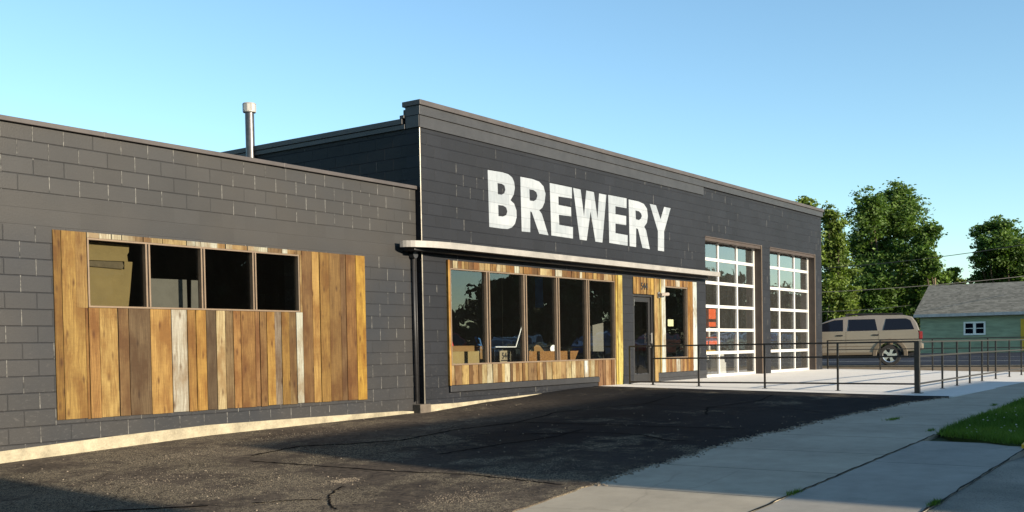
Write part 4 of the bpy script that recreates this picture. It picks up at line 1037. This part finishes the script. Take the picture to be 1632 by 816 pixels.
def siding(name, col):
    t = NT(name); p = t.pos(); S = t.sep(p)
    f = t.math('FRACT', t.math('DIVIDE', S[2], .16))
    n = t.noise(t.scale(p, (.6, .6, 3)), 2, 4)
    c = t.mix(t.ramp(n, .3, .7), tuple(x * .8 for x in col), tuple(x * 1.2 for x in col))
    c = t.mix(t.ramp(f, 0, .1, .6, 0), c, tuple(x * .4 for x in col))
    t.bump(f, .7, .02)
    return t.fin(c, .6, .3)
def shingle(name, col):
    t = NT(name); p = t.pos()
    n = t.noise(t.scale(p, (2, .5, 6)), 1.2, 5, .7); n2 = t.white(t.comb(t.math('FLOOR', t.math('MULTIPLY', t.sep(p)[1], 6)), t.math('FLOOR', t.math('MULTIPLY', t.sep(p)[2], 16)), 0.0))
    f = t.math('ADD', t.math('MULTIPLY', n, .7), t.math('MULTIPLY', n2, .3))
    return t.fin(t.mix(t.ramp(f, .3, .7), tuple(x * .65 for x in col), tuple(x * 1.3 for x in col)), .85, .2)
M_green = siding('green_siding', (.30, .35, .22))
M_shing = shingle('grey_shingle', (.15, .145, .125))
c0 = hp(1467, 561); zb = c0.z; ze = hp(1467, 502).z
rg_ = ray(1475, 458); 
zr = (rg_ * ((HX + 3.2) / rg_.x)).z
yl = c0.y
def yy(px): return hp(px, 530).y
w0, w1 = yy(1571), yy(1536); wz1 = hp(1555, 512.5).z; wz0 = hp(1555, 534).z
yr = yl - 17
house('green_house', HX, HX + 6.4, yr, yl, zb - .3, ze + .12, zr, M_green, M_shing, 'low green clapboard house with grey shingle roof across the road', 'y', .4,
      wins=[('x0', w0, w1, wz0, wz1)], door=('x0', yy(1650), yy(1627), zb, hp(1632, 508).z, M_yellow))
dx = (yy(1462), yy(1466))
mb = MB(); gx = HX + 1.2; 
v = hp(1476, 458, HX + 3.2); mb.tube((v.x + 3, v.y + .2, zr - 3), (v.x + 3, v.y + .2, zr + .75), .06); tag(mb.build('utility_pole', M_soil, origin=(v.x + 3, v.y + .2, zb)), 'short wooden pole rising just behind the ridge of the green house', 'pole')

# houses on the near side of the street, whose roofs shade the lot
M_cream = siding('cream_siding', (.4, .37, .3)); M_bluegrey = siding('grey_siding', (.25, .27, .29)); M_brown = shingle('brown_shingle', (.09, .07, .055))
house('cream_house', 8.85, 18.2, -24, -14, -1.6, 4.1, 6.72, M_cream, M_brown, 'cream house opposite the lot with a long brown roof', 'x', .4,
      wins=[('y1', 9.6, 11.3, .2, 1.6), ('y1', 14.6, 16.3, .2, 1.6)], door=('y1', 12.5, 13.5, -1.6, .6, M_red))
house('grey_house', 18.7, 26.5, -23, -15, -1.6, 3.5, 5.55, M_bluegrey, M_brown, 'grey house next to the cream house opposite the lot', 'x', .4,
      wins=[('y1', 19.4, 21.1, 0, 1.4), ('y1', 23, 24.7, 0, 1.4)])
house('white_house', -12, 5.2, -24.5, -13.5, -2.2, 3.9, 7.1, M_bluegrey, M_shing, 'broad pale house opposite the low wing', 'x', .4,
      wins=[('y1', -6, -4, 0, 1.4), ('y1', 1, 3, 0, 1.4)])

# ------------------------------------------------------------------ TREES
M_bark = plain('bark', (.07, .055, .04), .9, .1, 0, .4, 6, .5)
M_leafA = leaf_mat('honey_locust_leaves', (.04, .085, .014), (.095, .155, .03))
M_leafB = leaf_mat('bright_leaves', (.07, .115, .018), (.14, .19, .035))
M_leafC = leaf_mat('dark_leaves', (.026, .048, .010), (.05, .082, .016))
def crown(name, lobes, n, size, mat, parent, seed, off):
    """leaf faces spread in clumps through the volume of each lobe"""
    g = np.random.default_rng(seed)
    vol = np.array([l[3] ** 2.2 for l in lobes]); cnt = (n * vol / vol.sum()).astype(int)
    P = []; TN = []
    for (x, y, z, r), k in zip(lobes, cnt):
        nc = max(8, int(k / 34))
        d = g.normal(size=(nc, 3)); d /= np.linalg.norm(d, axis=1)[:, None]
        rad_ = r * (0.15 + 1.08 * g.random(nc) ** .8)
        cc = d * rad_[:, None] * np.array([1, 1, .85]) + (x, y, z)
        idx = g.integers(0, nc, k)
        s = .11 * r + .12
        q = cc[idx] + g.normal(size=(k, 3)) * np.array([s, s, s * .55])
        P.append(q)
        tn = .75 + .5 * g.random(nc); TN.append(tn[idx] * (.8 + .4 * g.random(k)))
    P = np.concatenate(P); TN = np.concatenate(TN); k = len(P)
    a = g.normal(size=(k, 3)); a[:, 2] *= .6; a /= np.linalg.norm(a, axis=1)[:, None]
    b = np.cross(a, g.normal(size=(k, 3))); b /= np.linalg.norm(b, axis=1)[:, None]
    s = size * (.6 + .8 * g.random(k))[:, None]
    V = np.stack([P - a * s, P - b * s * .5, P + a * s, P + b * s * .5], 1) - np.array(off)
    me = bpy.data.meshes.new(name); me.vertices.add(4 * k); me.vertices.foreach_set('co', V.reshape(-1))
    me.loops.add(4 * k); me.polygons.add(k)
    me.loops.foreach_set('vertex_index', np.arange(4 * k)); me.polygons.foreach_set('loop_start', np.arange(0, 4 * k, 4)); me.polygons.foreach_set('loop_total', np.full(k, 4))
    me.update(); ca = me.color_attributes.new('tone', 'FLOAT_COLOR', 'POINT')
    col = np.ones((4 * k, 4)); col[:, :3] = np.repeat(TN, 4)[:, None] * 0.95; ca.data.foreach_set('color', col.reshape(-1))
    me.materials.append(mat); o = bpy.data.objects.new(name, me); COL.objects.link(o); o.parent = parent; return o
def tree(kind, label, base, lobes, n, size, mat, seed, group='trees beyond the road', tr=.22):
    root = thing(kind, base, label, 'tree', group); B_ = Vector(base); g = random.Random(seed)
    mb = MB(); top = max(l[2] for l in lobes); cx = sum(l[0] for l in lobes) / len(lobes); cy = sum(l[1] for l in lobes) / len(lobes)
    fork = Vector((B_.x * .7 + cx * .3, B_.y * .7 + cy * .3, B_.z + (top - B_.z) * .3))
    mb.tube(B_, (B_ + fork) / 2 + Vector((.08, .05, 0)), tr * 1.2, tr, n=9, cap=False); mb.tube((B_ + fork) / 2 + Vector((.08, .05, 0)), fork, tr, tr * .8, n=9, cap=False)
    for l in lobes:
        e = Vector(l[:3]); m = fork.lerp(e, .5) + Vector((g.uniform(-.4, .4), g.uniform(-.4, .4), g.uniform(-.1, .5)))
        mb.tube(fork, m, tr * .5, tr * .3, n=6, cap=False); mb.tube(m, e, tr * .3, tr * .1, n=5, cap=False)
        for _ in range(4):
            d = Vector((g.gauss(0, 1), g.gauss(0, 1), g.gauss(0.2, .7))).normalized() * l[3] * .85
            mb.tube(m.lerp(e, g.uniform(.4, 1)), e + d, tr * .12, tr * .04, n=4, cap=False)
    mb.build('trunk', M_bark, root)
    crown('crown', lobes, n, size, mat, root, seed, base)
    return root
def LB(lst, d, jit=1.0, seed=0):
    g = random.Random(seed); out = []
    for px, py, r in lst:
        p = at(px, py, d + g.uniform(-jit, jit)); out.append((p.x, p.y, p.z, r / 1705.1 * d))
    return out
def gb(px, d): p = at(px, 560, d); return (p.x, p.y, -.8)
tree('leafy_tree', 'tallest dark green tree with a broad ragged crown behind the SUV', gb(1418, 84),
     LB([(1388,322,22),(1428,312,24),(1452,330,20),(1385,352,30),(1428,352,36),(1455,365,18),(1372,392,24),(1408,405,42),(1446,408,30),(1392,448,42),(1440,462,36),(1375,478,28),(1462,470,26),(1408,490,34)], 84, 2.2, 1), 52000, .13, M_leafA, 21)
tree('leafy_tree', 'green tree of feathery boughs leaning right beside the tallest one', gb(1478, 80),
     LB([(1487,368,14),(1474,385,14),(1470,408,16),(1482,425,18),(1478,452,24),(1468,480,22),(1500,445,12)], 80, 1.2, 2), 15000, .13, M_leafA, 22)
tree('leafy_tree', 'yellow green sunlit tree just right of the brewery end wall', gb(1330, 72),
     LB([(1322,342,13),(1330,362,17),(1338,385,14),(1325,402,22),(1336,432,24),(1322,465,24),(1340,490,22),(1318,500,18),(1352,470,14)], 72, 1.2, 3), 18000, .12, M_leafB, 23)
tree('leafy_tree', 'pale tree top showing above the brewery roof at its right end', gb(1270, 70),
     LB([(1281,324,11),(1268,332,12),(1294,330,8),(1278,345,16),(1262,370,26),(1285,400,30)], 70, 1, 4), 5000, .14, M_leafB, 24)
tree('leafy_tree', 'small low tree between the tall tree and the green house roof', gb(1512, 92),
     LB([(1520,432,9),(1510,445,14),(1500,452,14),(1528,455,12),(1515,465,16)], 92, 1, 5), 4500, .15, M_leafB, 25)
tree('leafy_tree', 'rounded green tree above the roof at the right edge', gb(1598, 88),
     LB([(1562,368,13),(1585,362,16),(1606,368,16),(1575,395,22),(1604,398,28),(1630,388,20),(1560,415,12),(1590,428,28),(1620,435,28),(1562,442,14),(1645,420,26),(1600,455,24)], 88, 2, 6), 30000, .13, M_leafA, 26)
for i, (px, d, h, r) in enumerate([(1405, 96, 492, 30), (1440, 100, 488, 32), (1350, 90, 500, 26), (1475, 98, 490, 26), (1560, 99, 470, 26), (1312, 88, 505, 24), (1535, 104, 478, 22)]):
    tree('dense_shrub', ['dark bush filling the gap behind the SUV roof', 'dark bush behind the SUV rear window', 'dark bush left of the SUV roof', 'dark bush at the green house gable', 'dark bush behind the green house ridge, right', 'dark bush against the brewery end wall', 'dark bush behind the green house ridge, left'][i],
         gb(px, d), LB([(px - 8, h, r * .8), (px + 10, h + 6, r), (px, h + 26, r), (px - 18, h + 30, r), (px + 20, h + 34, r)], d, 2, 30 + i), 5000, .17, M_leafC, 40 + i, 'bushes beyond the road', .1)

# trees and cars opposite, seen mirrored in the glass
M_leafD = plain('deep_green_leaves', (.035, .055, .02), .7, .1, 0, .3, 2)
def mirror_tree(x, y, H, W, seed):
    g = random.Random(seed); L = []
    for _ in range(14):
        t = g.uniform(0, 6.28); q = g.uniform(0, W * .55); L.append((x + q * math.cos(t), y + q * math.sin(t), -1 + H * g.uniform(.18, .82), W * .42))
    L.append((x, y, -1 + H - W * .35, W * .33))
    return L
protos = []
spec = [(42, -38, 11, 7.5), (51, -42, 12, 8.5), (60, -40, 11.5, 8), (69, -44, 10, 6), (78, -43, 5.0, 5), (88, -41, 8.2, 6), (97, -40, 11, 7), (107, -43, 12, 7), (118, -40, 12, 7.5), (128, -45, 11, 7), (139, -42, 11.5, 7), (151, -44, 10.5, 7), (163, -40, 9, 7), (176, -46, 9.5, 7), (190, -44, 8.5, 7), (33, -40, 10, 6)]
for i, (x, y, H, W) in enumerate(spec):
    tree('leafy_tree', 'dark tree across the street behind the camera, number %s in its mirrored row' % ['one','two','three','four','five','six','seven','eight','nine','ten','eleven','twelve','thirteen','fourteen','fifteen','sixteen'][i], (x, y, -1.0), mirror_tree(x, y, H, W, 60 + i), (16000 if x < 75 else 8000), .42, M_leafD, 80 + i, 'trees across the street behind the camera', .25)
paints = [plain('red_car_paint', (.3, .012, .012), .25, .6, .2, .05), plain('silver_car_paint', (.35, .36, .38), .25, .6, .6, .05), plain('blue_car_paint', (.03, .06, .18), .25, .6, .3, .05)]
for i, (x, y) in enumerate([(46, -13.5), (55, -14), (64, -13.2), (74, -14.2), (86, -13.4), (98, -14)]):
    c = copy_tree(car); c.location = (x, y, sidez(x) - .15); c.rotation_euler = (0, 0, rad(90)); c['group'] = 'cars parked across the street'
    c['label'] = ['nearest','second','third','fourth','fifth','farthest'][i] + ' of the cars parked across the street mirrored in the glass'
    for ch in c.children:
        if ch.data.materials and ch.data.materials[0] == M_car:
            ch.material_slots[0].link = 'OBJECT'; ch.material_slots[0].material = paints[i % 3]

# ------------------------------------------------------------------ wires
def wire(p, q, sag, r, label):
    mb = MB(); P = [p.lerp(q, k / 16) - Vector((0, 0, sag * 4 * (k / 16) * (1 - k / 16))) for k in range(17)]
    for a, b in zip(P[:-1], P[1:]): mb.tube(a, b, r, n=4, cap=False)
    tag(mb.build('power_line', M_black, origin=P[0]), label, 'cable', 'overhead cables beyond the brewery')
wire(at(1300, 428, 66), at(1760, 366, 60), .3, .025, 'highest overhead cable crossing the sky between the trees')
wire(at(1300, 466, 62), at(1760, 424, 62), .2, .02, 'middle overhead cable crossing in front of the trees')
wire(at(1290, 497, 58), at(1500, 478, 90), .2, .02, 'lowest overhead cable in front of the tree by the end wall')

# ------------------------------------------------------------------ grass strip, kerb and weeds
def grass_poly_y(x): return (max(2.50, 2.5), ip(x, [13.3, 13.9, 14.3, 16.2, 18, 34], [2.5, 3.35, 3.58, 3.58, 3.5, 3.5]))
gr = np.random.default_rng(5)
def blades(name, pts, h, wd, mat, label, kind='stuff', origin=(0, 0, 0), flowers=False):
    mb = MB()
    for x, y, z in pts:
        a = gr.uniform(0, 6.28); hh = h * gr.uniform(.5, 1.3); lx, ly = gr.normal(0, hh * .4, 2); dx_, dy_ = math.cos(a) * wd, math.sin(a) * wd
        g_ = float(gr.uniform(.6, 1.3))
        mb.face([(x - dx_, y - dy_, z), (x + dx_, y + dy_, z), (x + lx, y + ly, z + hh)], (g_, g_, g_ * .9))
    me_ = mb
    n = len(me_.v); me = bpy.data.meshes.new(name); me.from_pydata([tuple(Vector(v) - Vector(origin)) for v in me_.v], [], me_.f)
    ca = me.color_attributes.new('tone', 'FLOAT_COLOR', 'CORNER'); buf = []
    for c in me_.c: buf += list(c + (1,)) * 3
    ca.data.foreach_set('color', buf); me.materials.append(mat)
    o = bpy.data.objects.new(name, me); COL.objects.link(o); o.location = origin
    return o
M_grass = leaf_mat('grass_blades', (.06, .13, .015), (.11, .19, .03))
pts = []
while len(pts) < 42000:
    x = 13.25 + (gr.random() ** 1.7) * 11; lo, hi = grass_poly_y(x)
    y = gr.uniform(2.42, 3.66)
    if y > hi + gr.normal(0, .03) or (x < 13.45 + gr.normal(0, .03)): continue
    pts.append((x, y, sidez(x) - .01 + .03 * max(0, math.sin((y - 2.4) / 1.2 * math.pi))))
o = blades('grass', pts, .075, .006, M_grass, ''); tag(o, 'short green lawn strip between the sidewalk and the yellow kerb', 'grass', kind='stuff')
sheet('lawn_soil', lin(13.35, 34, 40), lambda x: 2.42, lambda x: max(2.5, grass_poly_y(x)[1]), 4, plain('lawn_soil', (.03, .045, .012), .9, .1, 0, .3, 8), -.0, hfun=lambda x, y: sidez(x) + .03 * max(0, math.sin((y - 2.4) / 1.2 * math.pi)) , thick=.06)
mb = MB()
for _ in range(90):
    x = 13.8 + gr.random() * 6; y = gr.uniform(2.5, 3.3); z = sidez(x) + gr.uniform(.05, .09); r = gr.uniform(.004, .009)
    mb.box(x - r, x + r, y - r, y + r, z, z + r * 1.4); 
tag(mb.build('clover_flowers', M_white), 'tiny white clover flowers dotted over the lawn strip', 'flowers', kind='stuff')
# yellow kerb
mb = MB()
zk = sidez(13.2)
mb.v = []; 
for a, b in zip(lin(13.18, 17.0, 12)[:-1], lin(13.18, 17.0, 12)[1:]):
    ha = .0 + min(.06, (a - 13.1) * .5); hb = min(.06, (b - 13.1) * .5)
    za, zb_ = sidez(a), sidez(b)
    mb.mesh([(a, 2.22, za - .3), (b, 2.22, zb_ - .3), (b, 2.25, zb_ + hb), (a, 2.25, za + ha), (a, 2.40, za + ha), (b, 2.40, zb_ + hb), (b, 2.40, zb_ - .3), (a, 2.40, za - .3)],
            [(0, 1, 2, 3), (3, 2, 5, 4), (4, 5, 6, 7)] + ([(0, 3, 4, 7)] if a < 13.2 else []))
tag(mb.build('yellow_kerb', M_yellow, origin=(13.2, 2.3, zk)), 'yellow painted end of the street kerb at the right edge', 'kerb')
# joint lines between sidewalk slabs run, dark gap strips, with weeds
mb = MB()
for y0, x0, x1 in ((3.594, -10, 14.2), (2.352, -10, 13.3)):
    xs = lin(x0, x1, 160)
    wv = [(.006 + .009 * rg.random(), .012 * rg.uniform(-1, 1)) for _ in xs]
    for (a, (wa, oa)), (b, (wb, ob)) in zip(zip(xs[:-1], wv[:-1]), zip(xs[1:], wv[1:])):
        mb.face([(a, y0 - wa + oa, sidez(a) + .004), (b, y0 - wb + ob, sidez(b) + .004), (b, y0 + wb + ob, sidez(b) + .004), (a, y0 + wa + oa, sidez(a) + .004)])
tag(mb.build('slab_joint', plain('joint_dirt', (.018, .017, .013), .9, .1, 0, .3, 20)), kind='structure')
def tuft(cx, cy, n, sp, label):
    pts = [(cx + gr.normal(0, sp * 1.6), cy + gr.normal(0, sp * .35), sidez(cx)) for _ in range(n)]
    o = blades('weed_tuft', pts, .035, .004, M_grass, label, origin=(cx, cy, sidez(cx))); tag(o, label, 'weed', 'weeds in the slab joints')
tuft(9.35, 3.6, 130, .05, 'small weed tuft in the sidewalk joint nearest the lot')
tuft(9.3, 2.36, 150, .05, 'weed tuft in the joint beside the rough street slab')
tuft(15.9, 4.6, 170, .10, 'dark weed patch in the sidewalk crack level with the patio corner')
tuft(14.6, 3.75, 60, .05, 'weed sprig at the tip of the lawn strip')
tuft(18.4, 3.75, 60, .06, 'weed sprig beside the far end of the lawn strip')
C.render.engine = 'CYCLES'
